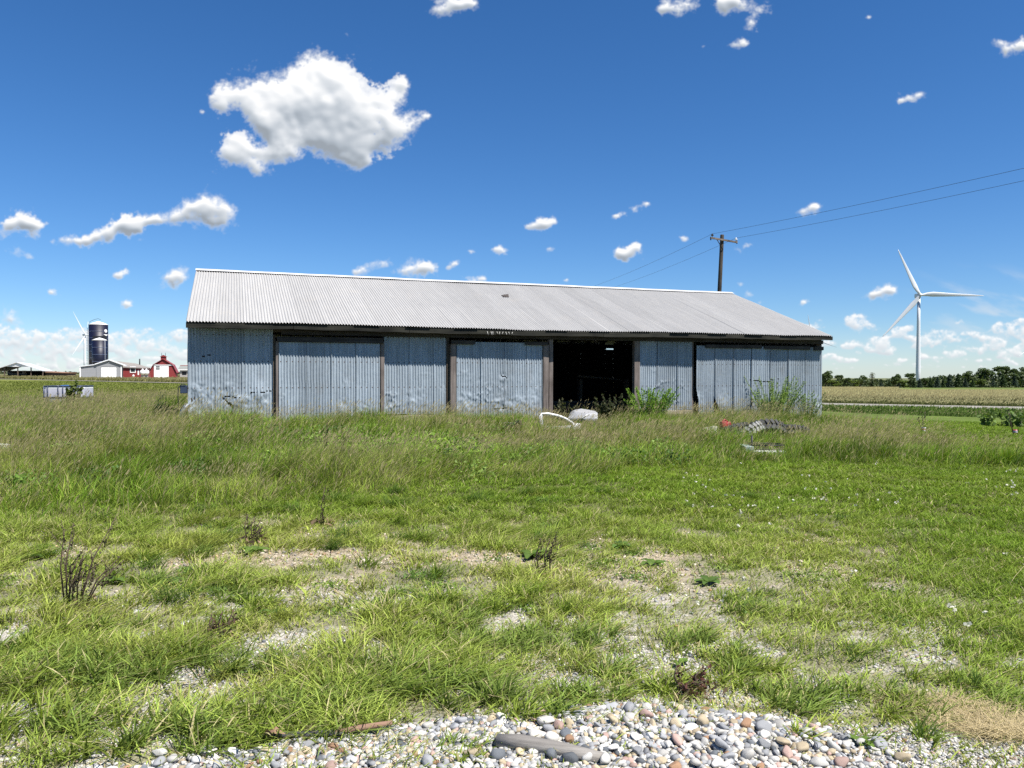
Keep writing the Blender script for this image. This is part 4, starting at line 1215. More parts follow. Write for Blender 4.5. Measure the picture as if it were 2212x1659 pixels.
# ------------------------------------------------------------------ frame pool
pc = at(149, 850, 36.0)
pz = float(G(pc[0], 36))
pool = thing('swimming_pool', 'grey above-ground frame swimming pool in the grass left of the barn', 'pool', (pc[0], 36.0, pz), R(4))
hwp = .90; dp = .62
ztop = at(149, 834.5, 35.3)[2] - pz + .0
ztop = max(.6, ztop)
def rrect(hx, hy, r_, n=7):
    pts = []
    for cx, cy, a0 in ((hx - r_, hy - r_, 0), (-hx + r_, hy - r_, 90), (-hx + r_, -hy + r_, 180), (hx - r_, -hy + r_, 270)):
        for k in range(n + 1):
            a = R(a0 + 90 * k / n); pts.append((cx + r_ * math.cos(a), cy + r_ * math.sin(a)))
    return pts
ring = rrect(hwp, dp, .25)
M_LINER = plain('pool_grey', (.24, .245, .28), 0.45, 0, .12, 5)
M_BAR = plain('pool_bar', (.045, .055, .09), 0.4, 0.3)
m = MB(); nn = len(ring)
m.add([(x, y, 0) for x, y in ring] + [(x, y, ztop) for x, y in ring] + [(x * .97, y * .97, ztop) for x, y in ring] + [(x * .97, y * .97, .1) for x, y in ring],
      [(k, (k + 1) % nn, (k + 1) % nn + nn, k + nn) for k in range(nn)] + [(k + nn, (k + 1) % nn + nn, (k + 1) % nn + 2 * nn, k + 2 * nn) for k in range(nn)] + [(k + 2 * nn, (k + 1) % nn + 2 * nn, (k + 1) % nn + 3 * nn, k + 3 * nn) for k in range(nn)], True)
m.build('pool_wall', M_LINER, pool)
m = MB(); m.add([(x * 1.004, y * 1.004, ztop - .10) for x, y in ring] + [(x * 1.004, y * 1.004, ztop - .03) for x, y in ring], [(k, (k + 1) % nn, (k + 1) % nn + nn, k + nn) for k in range(nn)]); m.build('pool_border', M_WHITE, pool)
m = MB(); m.tube([(x, y, ztop) for x, y in ring] + [(ring[0][0], ring[0][1], ztop)], .028, 6, cap=False); m.build('top_rail', M_BAR, pool)
m = MB(); m.tube([(x * 1.03, y * 1.03, ztop * .42) for x, y in ring] + [(ring[0][0] * 1.03, ring[0][1] * 1.03, ztop * .42)], .018, 6, cap=False); m.build('lower_strap', M_BAR, pool)
for x in (-.80, -.62, -.16, .05, .40, .50, .60, .70, .80):
    m = MB(); m.tube([(x, -dp - .03, 0), (x, -dp - .03, ztop)], .02, 6); m.build('pool_leg', M_BAR, pool)
m = MB(); m.prism([(-.15, ztop), (.2, ztop), (.2, ztop + .06), (-.05, ztop + .05)], -dp + .02, -dp + .2); m.build('blue_liner_fold', plain('liner_blue', (.06, .20, .50), .4), pool)
m = MB(); m.add([(x * .96, y * .96, ztop * .6) for x, y in ring], [tuple(range(nn))]); m.build('pool_water', plain('pool_water', (.10, .20, .22), .08), pool)

# ------------------------------------------------------------------ junk in the tall grass
def gat(x, y, Y):
    p = at(x, y, Y); return p, float(G(p[0], Y))
M_JUNKW = plain('chalky_white', (.72, .72, .70), .55, 0, .08, 8)
# white car door shell with its window frame, standing in the grass
p, z0 = gat(1205, 930, 18.6)
cd = thing('car_door', 'white scrapped car door with empty window frame and mirror in the tall grass', 'car door', (p[0], 18.6, z0), R(8))
def cx(px): return at(px, 900, 18.6)[0] - p[0]
def cz(py): return at(1205, py, 18.6)[2] - z0
fr = [(cx(1170), cz(940)), (cx(1168), cz(893)), (cx(1184), cz(893.5)), (cx(1207), cz(898)), (cx(1222), cz(904)), (cx(1243), cz(917))]
m = MB()
m.tube([(x, 0, z) for x, z in fr], [.055, .05, .034, .03, .028, .026], 6)
m.build('window_frame', M_JUNKW, cd)
m = MB()
m.prism([(cx(1168), -.05), (cx(1168), cz(919)), (cx(1200), cz(921)), (cx(1250), cz(919)), (cx(1262), cz(930)), (cx(1262), -.05)], -.05, .07); m.build('door_skin', M_JUNKW, cd)
m = MB(); m.bevbox(cx(1234), cx(1252), -.22, -.05, cz(936), cz(914), .03); m.build('mirror', M_JUNKW, cd)
# pale grey moulded hood shaped box in front of the doorway
p, z0 = gat(1260, 905, 20.2)
hb_ = thing('plastic_cover', 'pale grey angular moulded cover lying in front of the open doorway', 'cover', (p[0], 20.2, z0), 0)
def hx(px): return at(px, 900, 20.2)[0] - p[0]
def hz(py): return at(1260, py, 20.2)[2] - z0
bm = bmesh.new()
vs = [(hx(1222), -.1, 0), (hx(1288), -.35, 0), (hx(1289), .35, 0), (hx(1226), .5, 0),
      (hx(1224), -.1, hz(904)), (hx(1241), -.05, hz(889)), (hx(1266), -.3, hz(892)), (hx(1289), -.2, hz(890.5)), (hx(1289), .35, hz(889)), (hx(1260), .55, hz(884.5)), (hx(1238), .45, hz(888)), (hx(1252), -.36, hz(902)), (hx(1288), -.36, hz(903))]
for v in vs: bm.verts.new(v)
bmesh.ops.convex_hull(bm, input=bm.verts[:])
bmesh.ops.dissolve_limit(bm, angle_limit=R(9), verts=bm.verts[:], edges=bm.edges[:])
bmesh.ops.bevel(bm, geom=bm.edges[:], offset=.008, segments=2, affect='EDGES')
me = bpy.data.meshes.new('shell'); bm.to_mesh(me); bm.free()
link('cover_shell', me, plain('chalk_grey_plastic', (.30, .305, .315), .7, 0, .08, 14), hb_)
m = MB(); m.tube([(hx(1266), -.33, hz(894)), (hx(1252), -.38, hz(903))], .01, 5); m.build('moulded_rib', M_JUNKW, hb_)
# pale panel scraps left of it
p, z0 = gat(1105, 925, 17.6)
sc1 = thing('metal_scrap', 'crumpled pale sheet scrap half sunk in grass left of the car door', 'scrap', (p[0], 17.6, z0), R(10))
m = MB(); m.add([(-.28, 0, .12), (-.05, -.05, .22), (.18, .03, .30), (.30, .05, .18), (.2, .3, .15), (-.2, .3, .1)], [(0, 1, 4, 5), (1, 2, 3, 4)]); m.build('bent_sheet', M_JUNKW, sc1)
p, z0 = gat(1095, 914, 18.4)
sc2 = thing('white_rod', 'thin white rod lying level above the grass near the car door', 'rod', (p[0], 18.4, p[2]), 0)
m = MB(); m.tube([(-.16, 0, 0), (.18, .02, 0.01)], .012, 6); m.tube([(-.16, 0, 0), (-.17, 0, z0 - p[2])], .012, 6); m.build('rod', M_JUNKW, sc2)

# tyres against the right end of the barn
M_TYRE = plain('old_rubber', (.028, .028, .028), .75, 0, .3, 12, .4, 30)
def tyre_mesh(ro, wd):
    m = MB(); prof = [(ro * .56, -wd * .40), (ro * .72, -wd * .5), (ro * .93, -wd * .46), (ro, -wd * .34), (ro, wd * .34), (ro * .93, wd * .46), (ro * .72, wd * .5), (ro * .56, wd * .40), (ro * .60, 0)]
    m.lathe(prof + [prof[0]], 36, (0, 0, 0), 'Y', cap=False)
    return m
def treads(ro, wd, n=26):
    m = MB()
    for k in range(n):
        a = 2 * math.pi * k / n
        for sg in (-1, 1):
            rot = Matrix.Rotation(-a, 3, 'Y')
            q = Matrix.Rotation(sg * .5, 3, 'X')
            vs = [rot @ (Vector((0, sg * wd * .23, ro + .012)) + Matrix.Rotation(sg * .55, 3, 'Z') @ Vector((x, y, z))) for z in (-.03, .02) for y in (-wd * .21, wd * .21) for x in (-.035, .035)]
            m.add(vs, [(0, 2, 3, 1), (4, 5, 7, 6), (0, 1, 5, 4), (1, 3, 7, 5), (3, 2, 6, 7), (2, 0, 4, 6)])
    return m
TY = [(1582, 930, 18.4, .40, .26, (R(66), R(8), R(50)), 'worn tyre under the red metal piece beside the barn wall'),
      (1612, 936, 17.6, .42, .26, (R(52), R(0), R(52)), 'tractor tyre with pale worn tread blocks, standing tilted'),
      (1650, 930, 18.2, .46, .30, (R(58), R(5), R(8)), 'dark tractor tyre leaning behind dead grass, middle of the heap'),
      (1704, 932, 18.6, .44, .28, (R(70), R(0), R(-15)), 'dark tyre lying flat at the right end of the heap')]
for x, y, Y, ro, wd, rot, lb in TY:
    p, z0 = gat(x, y, Y)
    t = thing('old_tyre', lb, 'tyre', (p[0], Y, z0 + ro * abs(math.cos(rot[0])) * .55 - .02), 0, 'old tyres by the barn')
    t.rotation_euler = rot
    tyre_mesh(ro, wd).build('tyre_casing', M_TYRE, t)
    tn_ = 'pale_worn_tread' if 'pale worn' in lb else 'dark_tread'
    treads(ro, wd).build('tread', bpy.data.materials.get(tn_) or plain(tn_, (.22, .22, .21) if 'pale' in tn_ else (.045, .045, .045), .8, 0, .3, 20), t)
p, z0 = gat(1567, 912, 18.3)
rd_ = thing('red_casting', 'small red metal part lying on the worn tyre by the wall', 'machine part', (p[0], 18.3, p[2] - .02), R(20))
m = MB(); m.bevbox(-.13, .0, -.07, .07, -.10, .04, .015, .02, 2); m.bevbox(-.01, .14, -.05, .08, -.12, .02, .015, .025, 3); m.tube([(-.10, 0, .02), (-.02, 0, .085), (.08, .02, .02)], .02, 6)
m.build('casting', plain('faded_red', (.30, .04, .035), .5, 0, .2, 15), rd_)
p, z0 = gat(1532, 925, 18.4)
rk = thing('limestone_rock', 'chunk of pale rock in the grass left of the tyres', 'rock', (p[0], 18.4, z0))
bm = bmesh.new(); bmesh.ops.create_icosphere(bm, subdivisions=3, radius=.28)
for v in bm.verts:
    v.co *= .75 + .5 * float(vnoise(v.co.x * 6 + 9, v.co.y * 6 + v.co.z * 5, 3)); v.co.z *= .8
me = bpy.data.meshes.new('rock'); bm.to_mesh(me); bm.free(); link('rock_body', me, plain('pale_rock', (.5, .48, .42), .9, 0, .2, 10, .5), rk)
# white cabinet with a black wire rack
p, z0 = gat(1648, 978, 15.2)
cb = thing('white_cabinet', 'discarded white metal cabinet lying on its back in tall grass', 'cabinet', (p[0], 15.2, z0), R(-4))
def bx_(px): return at(px, 970, 15.2)[0] - p[0]
def bz_(py): return at(1648, py, 15.2)[2] - z0
m = MB(); m.bevbox(bx_(1605), bx_(1692), -.25, .35, 0, bz_(972), .012); m.build('cabinet_body', M_JUNKW, cb)
m = MB(); m.bevbox(bx_(1604), bx_(1622), -.27, .36, 0.01, bz_(962), .012); m.build('cabinet_end', plain('green_grey_enamel', (.30, .36, .34), .4), cb)
rck = thing('wire_rack', 'black wire oven rack resting on the white cabinet', 'rack', (p[0], 15.2, z0 + bz_(971)), R(-4))
m = MB()
for zz in (0.02, .10):
    m.tube([(bx_(1622), -.2, zz), (bx_(1688), -.2, zz), (bx_(1690), .25, zz), (bx_(1622), .3, zz), (bx_(1622), -.2, zz)], .012, 6)
for k in range(12):
    x = bx_(1624) + (bx_(1688) - bx_(1624)) * k / 11
    m.tube([(x, -.2, .02), (x, -.2, .10), (x, .27, .10)], .005, 4)
m.build('rack_wires', M_DARK, rck)
m = MB(); m.tube([(bx_(1620), -.15, -.1), (bx_(1622), -.1, .28)], .02, 6); m.build('rack_post', M_DARK, rck)
# red and white jug at the left edge
p, z0 = gat(5, 972, 13.6)
jg = thing('plastic_jug', 'red and white plastic container in tall grass at the left edge', 'container', (p[0] - .08, 13.6, z0))
zt_ = p[2] - z0 + .1
m = MB(); m.bevbox(-.14, .10, -.1, .1, 0, zt_ - .12, .03); m.build('jug_body', plain('faded_red_plastic', (.55, .14, .09), .5), jg)
m = MB(); m.bevbox(-.12, .20, -.1, .08, zt_ - .12, zt_ + .02, .04, .02, 5); m.build('jug_top', M_JUNKW, jg)
# flexible pipe at the foot of the left barn corner
p, z0 = gat(396, 872, 17.35)
fp = thing('flexible_pipe', 'bent silvery flexible pipe leaning at the left barn corner', 'pipe', (p[0], 17.35, z0))
m = MB()
pth = [(-.10, 0, .05), (-.05, 0, .22), (.0, 0, .36), (.05, .02, .45), (.08, .05, .50)]
fine = []
for k in range(60):
    t = k / 59 * 4; i = min(3, int(t)); f = t - i
    fine.append(tuple(np.array(pth[i]) * (1 - f) + np.array(pth[i + 1]) * f))
m.tube(fine, [.055 + .010 * (k % 2) for k in range(60)], 10); m.build('pipe_hose', plain('dull_silver', (.5, .5, .5), .4, .6), fp)

# ------------------------------------------------------------------ leaves and blades
M_LEAF = leafy('tree_leaves', 1.0, .22, .55, .2, .22)
M_PLANT = leafy('weed_leaves', 1.0, .28, .5, .12, .12)
M_GRASS = leafy('grass_blades', 1.0, .30, .55, .08, .14)
M_BARK = wood('bark', (.05, .04, .03), (.16, .13, .10), 'Z')

def leaf_quads(cen, size, nrm_bias, cols, seed, aspect=1.0):
    """one rhombic leaf per centre"""
    r_ = np.random.default_rng(seed)
    n = len(cen)
    nv = r_.normal(size=(n, 3)) + nrm_bias
    nv /= np.linalg.norm(nv, axis=1)[:, None]
    a = np.cross(nv, r_.normal(size=(n, 3))); a /= np.linalg.norm(a, axis=1)[:, None]
    b = np.cross(nv, a)
    s = (size * (0.6 + 0.8 * r_.random(n)))[:, None]
    V = np.stack([cen + a * s, cen + b * s * .5 * aspect, cen - a * s * .8, cen - b * s * .5 * aspect], 1).reshape(-1, 3)
    return V, np.arange(4 * n), np.full(n, 4), np.repeat(cols, 4, 0)

def tree_proto(kind, seed):
    """crown and trunk meshes of a tree about 1 unit tall per metre"""
    r_ = np.random.default_rng(seed)
    m = MB()
    if kind == 'conifer':
        H = 8.0
        m.tube([(0, 0, 0), (.05, 0, 3), (0, 0, H * .9)], [.22, .15, .03], 7)
        n = 2600
        t = r_.random(n) ** 1.35
        z = .3 + t * (H - .3)
        rad = (1 - t) ** .85 * 2.25 * (0.75 + .35 * np.sin(z * 7 + r_.random(n) * 1.5)) + .06
        a = r_.random(n) * 2 * np.pi
        lob = 1 + .18 * np.sin(a * 3 + seed) + .15 * np.sin(a * 5 + z * 2)
        rr = rad * lob * np.sqrt(.25 + .75 * r_.random(n))
        C = np.stack([rr * np.cos(a), rr * np.sin(a), z - rr * .18], 1)
        base = np.array([.050, .080, .030]) if seed % 2 else np.array([.060, .085, .060])
        cols = base * (.65 + .8 * r_.random((n, 1)))
        V = leaf_quads(C, np.full(n, .30), np.array([0, 0, .6]), cols, seed + 1, 1.2)
        hgt = H
    else:
        H = 11.0
        m.tube([(0, 0, 0), (.1, .05, 2.5), (0, .1, 5)], [.32, .25, .18], 8)
        cen = []
        nb = 15 if kind == 'broad' else 12
        for k in range(nb):
            a = r_.random() * 6.28; q = r_.random() ** .6
            zc = 3.2 + r_.random() * 6.0
            w = 3.0 * (1 - abs(zc - 6.2) / 6.5)
            if kind == 'airy': w *= .8
            c = np.array([w * q * math.cos(a), w * q * math.sin(a), zc]); cen.append(c)
            m.tube([(0, .1, 2.2 + .3 * k / nb * 8), tuple(c * .6 + np.array([0, 0, 1.0])), tuple(c)], [.12, .08, .03], 5)
        C = []; cols = []
        base = {'broad': np.array([.076, .110, .034]), 'airy': np.array([.095, .105, .05]), 'shrub': np.array([.11, .15, .03])}[kind]
        for c in cen:
            n = 150 if kind == 'broad' else (55 if kind == 'airy' else 150)
            p = r_.normal(size=(n, 3)); p /= np.linalg.norm(p, axis=1)[:, None]
            p *= (1.15 + .5 * r_.random()) * (.35 + .65 * r_.random((n, 1)) ** .5); p[:, 2] *= .8
            C.append(c + p)
            cols.append(base * (.72 + .5 * r_.random()) * (.7 + .6 * r_.random((n, 1))))
        C = np.concatenate(C); cols = np.concatenate(cols)
        V = leaf_quads(C, np.full(len(C), .34 if kind != 'airy' else .24), np.array([0, 0, .5]), cols, seed + 1, 1.3)
        hgt = float(C[:, 2].max())
    return m, V, hgt

PROTO = {}
def plant_tree(kind, variant, loc, H, label, wscale=1.0, group='trees along the far edge of the field'):
    key = (kind, variant)
    nm = {'conifer': 'conifer_tree', 'broad': 'broadleaf_tree', 'airy': 'sparse_tree', 'shrub': 'field_shrub'}[kind]
    if key not in PROTO:
        m, V, hgt = tree_proto(kind, 50 + variant * 7 + len(kind))
        t = thing(nm, label, 'tree')
        m.build('trunk', M_BARK, t)
        mesh_np('crown', V[0], V[1], V[2], M_LEAF, t, colr=V[3])
        PROTO[key] = (t, hgt)
    else:
        t = copy_tree(PROTO[key][0])
    s = H / PROTO[key][1]
    t.location = loc; t.scale = (s * wscale, s * wscale, s); t.rotation_euler = (0, 0, random.Random(int(loc[0] * 10)).uniform(0, 6))
    return tag(t, label, 'tree', group)

random.seed(3)
def tpx(cx): return 1763.9 + .2025 * cx
def tpy(cy): return 792 + .2025 * cy
TREES = [('broad', 100, 45, 300, 'dark tree showing right beside the barn corner, first of the row'),
 ('shrub', 180, 150, 296, 'yellow green shrub at the foot of the row next to the barn corner'),
 ('broad', 240, 88, 305, 'round dark tree, second tall crown from the barn corner'),
 ('broad', 320, 118, 300, 'lower spreading tree between the second and the wide crown'),
 ('shrub', 400, 165, 292, 'light green bush in front of the low gap left in the row'),
 ('broad', 470, 92, 310, 'wide flat topped dark tree left of the half bare tree'),
 ('airy', 600, 62, 305, 'half bare tree with thin airy top in the row'),
 ('conifer', 598, 150, 296, 'dark conifer under the half bare tree'),
 ('conifer', 690, 165, 290, 'small bluish spruce right of the half bare tree'),
 ('conifer', 775, 140, 296, 'dark conifer between the blue spruce and the forked tree'),
 ('broad', 840, 78, 308, 'pointed leafy tree standing above the conifers left of the turbine'),
 ('conifer', 880, 152, 294, 'dark conifer below the pointed leafy tree'),
 ('shrub', 930, 175, 290, 'green shrub between conifers left of the turbine tower'),
 ('broad', 1000, 70, 308, 'dark tree just left of the turbine tower'),
 ('conifer', 1040, 140, 292, 'dark conifer directly at the left foot of the turbine tower'),
 ('conifer', 1100, 128, 296, 'dark conifer hiding the foot of the turbine tower'),
 ('broad', 1165, 120, 306, 'low leafy tree just right of the turbine tower'),
 ('conifer', 1215, 125, 294, 'slim conifer right of the turbine tower'),
 ('conifer', 1290, 108, 292, 'broad dense conifer, second right of the turbine tower'),
 ('conifer', 1350, 130, 298, 'low conifer beside the broad dense conifer'),
 ('conifer', 1420, 82, 300, 'tall paired conifer, left one of the two'),
 ('conifer', 1510, 76, 300, 'tall paired conifer, right one of the two'),
 ('conifer', 1590, 118, 296, 'conifer in the dip left of the pale crowned tree'),
 ('broad', 1635, 45, 316, 'pale crowned tree left of the big round tree'),
 ('conifer', 1668, 160, 288, 'small blue spruce under the pale crowned tree'),
 ('shrub', 1740, 150, 290, 'yellow green bush under the big round tree'),
 ('broad', 1785, 14, 318, 'big round tree, left one of the two largest crowns'),
 ('conifer', 1885, 140, 286, 'short conifer in front of the gap of the two largest crowns'),
 ('broad', 1975, -6, 320, 'tallest broad tree near the right edge'),
 ('conifer', 1990, 84, 290, 'dark conifer in front of the tallest broad tree'),
 ('broad', 2085, 22, 318, 'leafy tree right of the tallest broad tree'),
 ('conifer', 2120, 95, 288, 'conifer close to the right edge of the photo'),
 ('broad', 2180, 4, 320, 'large tree cut by the right edge of the photo'),
 ('conifer', 2240, 90, 290, 'conifer at the extreme right edge'),
 ('broad', 60, 100, 320, 'dark tree mostly hidden behind the barn corner')]
cnt_ = {}
for kind, cx, cy, Y, lb in TREES:
    top = at(tpx(cx), tpy(cy), Y)
    zb = float(G(top[0], Y)) - .1
    if cx > 1300:
        zb = min(zb + (cx - 1300) / 900 * 1.1, top[2] - 2)
    H = max(3.0, top[2] - zb)
    v = cnt_.get(kind, 0); cnt_[kind] = v + 1
    ws = {'broad': 1.15, 'conifer': 1.05 if H > 6 else 1.25, 'airy': .8, 'shrub': 2.2}[kind]
    if 'wide' in lb or 'big round' in lb or 'tallest' in lb: ws *= 1.15
    plant_tree(kind, v % 4 if kind != 'airy' else 0, (top[0], Y, zb), H, lb, ws)
# wood behind the row and hedge foot: uncountable mass
def mass(name, n, xr, yr, zr, size, base, seed, zfun=None):
    r_ = np.random.default_rng(seed)
    x = r_.uniform(*xr, n); y = r_.uniform(*yr, n)
    g = G(x, y)
    z = g + r_.random(n) ** 1.2 * zfun(x, y)
    cols = base * (.6 + .8 * r_.random((n, 1)))
    V = leaf_quads(np.stack([x, y, z], 1), np.full(n, size), np.array([0, 0, .5]), cols, seed, 1.3)
    o = mesh_np(name, V[0], V[1], V[2], M_LEAF, colr=V[3])
    return o
o = mass('far_wood', 9000, (112, 240), (312, 330), None, .55, np.array([.060, .082, .034]), 9,
         lambda x, y: 1.6 + 3.0 * fbm(x * .09, y * .05, 21, 3) + 2.5 * sstep(165, 200, x))
tag(o, kind='stuff')
# thin hedge line on the left horizon
o = mass('far_hedge', 3500, (-700, -180), (700, 720), None, 1.3, np.array([.06, .07, .035]), 12, lambda x, y: 2.5 * fbm(x * .02, y * .02, 23, 3))
tag(o, kind='stuff')

# ------------------------------------------------------------------ weeds, shrubs and saplings
def weed(name, label, cat, loc, h, rad, nst, nleaf, leaf, c, cs, seed, group=None, lean=0.1, bias=.8, spread=1.0, top=0.0, stem_r=.005, aspect=1.0, ang=None):
    """upright plant: stems as one part, leaves as another"""
    r_ = np.random.default_rng(seed)
    t = thing(name, label, cat, loc, 0, group)
    m = MB(); C = []
    for k in range(nst):
        a = r_.random() * 6.283; q = r_.random() ** .5
        b0 = np.array([rad * .35 * q * math.cos(a), rad * .35 * q * math.sin(a), -0.03])
        hh = h * (.55 + .45 * r_.random()) if nst > 1 else h
        e = b0 + np.array([rad * q * spread * math.cos(a) + lean * hh, rad * q * spread * math.sin(a), hh])
        mid = (b0 + e) / 2 + np.array([-.04 * hh, 0, .08 * hh])
        m.tube([tuple(b0), tuple(mid), tuple(e)], [stem_r, stem_r * .8, stem_r * .35], 5)
        nl = int(nleaf / nst)
        tt = top + (1 - top) * r_.random(nl)
        p = (1 - tt)[:, None] ** 2 * b0 + (2 * tt * (1 - tt))[:, None] * mid + (tt ** 2)[:, None] * e
        p = p + r_.normal(size=(nl, 3)) * leaf * .9 * (1.25 - tt)[:, None]
        C.append(p)
    m.build('stem', cs, t)
    C = np.concatenate(C); C[:, 2] = np.maximum(C[:, 2], .01)
    cols = np.array(c) * (.7 + .6 * r_.random((len(C), 1)))
    V = leaf_quads(C, np.full(len(C), leaf), np.array([0, -.2, bias]), cols, seed + 1, aspect)
    mesh_np('leaf', V[0], V[1], V[2], M_PLANT, t, colr=V[3])
    return t
M_STEMG = plain('green_stem', (.12, .17, .05), .7, 0, .2, 20)
M_STEMB = plain('brown_stem', (.07, .045, .03), .8, 0, .25, 20)
def wg_(px, py, Y): p = at(px, py, Y); return (p[0], Y, float(G(p[0], Y)))
weed('goldenrod_bush', 'bright green feathery bush right of the open doorway', 'bush', wg_(1405, 905, 20.6), 1.0, .55, 80, 11000, .027, (.17, .30, .035), M_STEMG, 31, lean=.03, aspect=.7)
weed('goldenrod_bush', 'loose light green bush in front of the right door above the tyres', 'bush', wg_(1678, 912, 22.6), 1.35, .75, 80, 10000, .026, (.19, .28, .06), M_STEMG, 32, lean=.05, aspect=.7)
weed('goldenrod_bush', 'thin light green weeds at the right barn corner', 'bush', wg_(1745, 915, 23.0), .95, .35, 22, 1800, .028, (.17, .24, .08), M_STEMG, 33, lean=.05, aspect=.7)
weed('dark_weed', 'dark seedy weed at the left side of the open doorway', 'weed', wg_(1216, 905, 20.55), .72, .25, 14, 420, .042, (.07, .075, .035), M_STEMB, 34)
weed('dark_weed', 'dark leafy weeds right of the grey cover in the doorway', 'weed', wg_(1318, 908, 21.0), .80, .5, 18, 800, .05, (.045, .055, .025), M_STEMB, 35)
weed('dark_weed', 'narrow dark weed beside the grey cover at its right edge', 'weed', wg_(1296, 900, 21.3), .70, .2, 6, 160, .045, (.03, .038, .02), M_STEMB, 36)
weed('pool_sapling', 'leafy sapling growing in front of the frame pool', 'sapling', wg_(158, 880, 33.5), 1.15, .28, 6, 420, .085, (.10, .13, .035), M_STEMG, 37, lean=.02, bias=1.2, aspect=1.4)
weed('pool_sapling', 'low leafy growth right of the pool sapling', 'sapling', wg_(176, 880, 33.0), .45, .5, 12, 500, .07, (.12, .17, .04), M_STEMG, 38, lean=.0, bias=1.2, aspect=1.4)
weed('broadleaf_bush', 'dark broad leaved milkweed clump near the right edge, left one', 'bush', wg_(2136, 910, 25.5), .62, .26, 7, 100, .085, (.12, .18, .05), M_STEMG, 39, bias=1.0, aspect=1.3)
weed('broadleaf_bush', 'dark broad leaved milkweed clump at the foot of the right guarded sapling', 'bush', wg_(2176, 912, 25.5), .66, .24, 7, 96, .085, (.11, .17, .045), M_STEMG, 40, bias=1.0, aspect=1.3)
weed('broadleaf_bush', 'dark broad leaved milkweed clump cut by the right edge', 'bush', wg_(2206, 912, 25.3), .55, .24, 6, 90, .085, (.11, .17, .045), M_STEMG, 41, bias=1.0, aspect=1.3)
# guarded saplings
M_GUARD = plain('red_guard', (.42, .018, .04), .5, 0, .3, 30)
M_GUARDW = plain('white_band', (.7, .68, .66), .5)
for k, (px, pyb, pyt, Y, lb) in enumerate([(1995, 944, 872, 20.6, 'thin young tree with red and white trunk guard, left of the two'),
                                          (2193, 944, 876, 20.3, 'thin young tree with red and white trunk guard at the right edge')]):
    p = at(px, pyb, Y); z0 = float(G(p[0], Y))
    t = weed('guarded_sapling', lb, 'sapling', (p[0], Y, z0), at(px, pyt, Y)[2] - z0, .10, 3, 40, .034, (.09, .10, .045), M_STEMB, 60 + k, 'young trees with trunk guards', lean=.0, spread=1.6, top=.45, stem_r=.008)
    zt0 = .06; zt1 = at(px, 928, Y)[2] - z0
    m = MB(); m.lathe([(.055, zt0), (.055, zt1)], 12); g_ = m.build('trunk_guard', M_GUARD, t)
    m = MB(); m.lathe([(.058, zt1 - .05), (.058, zt1 - .02)], 12, cap=False); m.lathe([(.058, zt1 * .5), (.058, zt1 * .5 + .018)], 12, cap=False); m.lathe([(.058, zt0 + .02), (.058, zt0 + .05)], 12, cap=False); m.build('white_band', M_GUARDW, g_)

# dead dock stems in the foreground
def dock(label, px, py, h, n, seed, lean=.2, spread=.35, dens=16, c=(.055, .045, .03)):
    g = gnd(px, py)
    r_ = np.random.default_rng(seed)
    t = thing('dry_weed', label, 'weed', g)
    m = MB(); C = []
    for k in range(n):
        a = r_.random() * 6.283
        hh = h * (.45 + .55 * r_.random()) if k else h
        d = np.array([lean * (.6 + .8 * r_.random()) + spread * math.cos(a) * r_.random(), spread * .6 * math.sin(a), 1.0]); d /= np.linalg.norm(d)
        b0 = np.array([.05 * math.cos(a), .05 * math.sin(a), -.02])
        p1 = b0 + d * hh * .5 + np.array([-.03, 0, .03]); p2 = b0 + d * hh
        m.tube([tuple(b0), tuple(p1), tuple(p2)], [.006, .005, .0025], 5)
        nb = 3
        for j in range(nb):
            f = .35 + .5 * r_.random(); q = b0 + (p2 - b0) * f
            e = q + np.array([r_.normal() * .05 + .02, r_.normal() * .05, hh * (.16 + .1 * r_.random())])
            m.tube([tuple(q), tuple(e)], [.003, .0015], 4)
            C.append(q + (e - q) * r_.random((int(dens * .4), 1)) + r_.normal(size=(int(dens * .4), 3)) * .006)
        f = .45 + .55 * r_.random((dens, 1))
        C.append(b0 + (p2 - b0) * f + r_.normal(size=(dens, 3)) * .007)
    m.build('stem', M_STEMB, t)
    C = np.concatenate(C)
    V = leaf_quads(C, np.full(len(C), .009), np.array([0, 0, .2]), np.array(c) * (.6 + .9 * r_.random((len(C), 1))), seed, 1.3)
    mesh_np('seed_cluster', V[0], V[1], V[2], M_PLANT, t, colr=V[3])
    nl = 26
    a = r_.random(nl) * 6.283; rr = .03 + .14 * r_.random(nl)
    V = leaf_quads(np.stack([rr * np.cos(a), rr * np.sin(a), .02 + .04 * r_.random(nl)], 1), np.full(nl, .036), np.array([0, 0, .8]), np.array([.19, .13, .085]) * (.5 + r_.random((nl, 1))), seed + 3, .7)
    mesh_np('dead_leaf', V[0], V[1], V[2], M_PLANT, t, colr=V[3])
    return t
dock('large branching dry brown weed at the left side of the foreground', 160, 1318, .66, 11, 71, .28, .5, 22)
dock('tall thin dry weed stalk behind the dirt track left of centre', 696, 1135, .42, 2, 72, .05, .1, 26)
dock('small dark dry weed clump left of the dirt track', 548, 1175, .28, 6, 73, .02, .25, 16)
dock('dry upright weed stalks on the bare dirt right of centre', 1178, 1245, .36, 5, 74, .05, .12, 18)
dock('dark dry weed stalk standing in the bright green weeds', 736, 1015, .55, 3, 75, .0, .1, 60, (.03, .028, .02))
dock('tall dry stalk left of the bright green weeds', 700, 1010, .85, 2, 76, .05, .06, 40)
dock('short reddish dry stalks in the yellow green grass left', 486, 1385, .22, 4, 77, .0, .12, 16, (.10, .06, .04))
dock('reddish dry weed tuft on the soil above the stone heap', 1500, 1505, .16, 7, 78, .0, .5, 20, (.11, .05, .04))

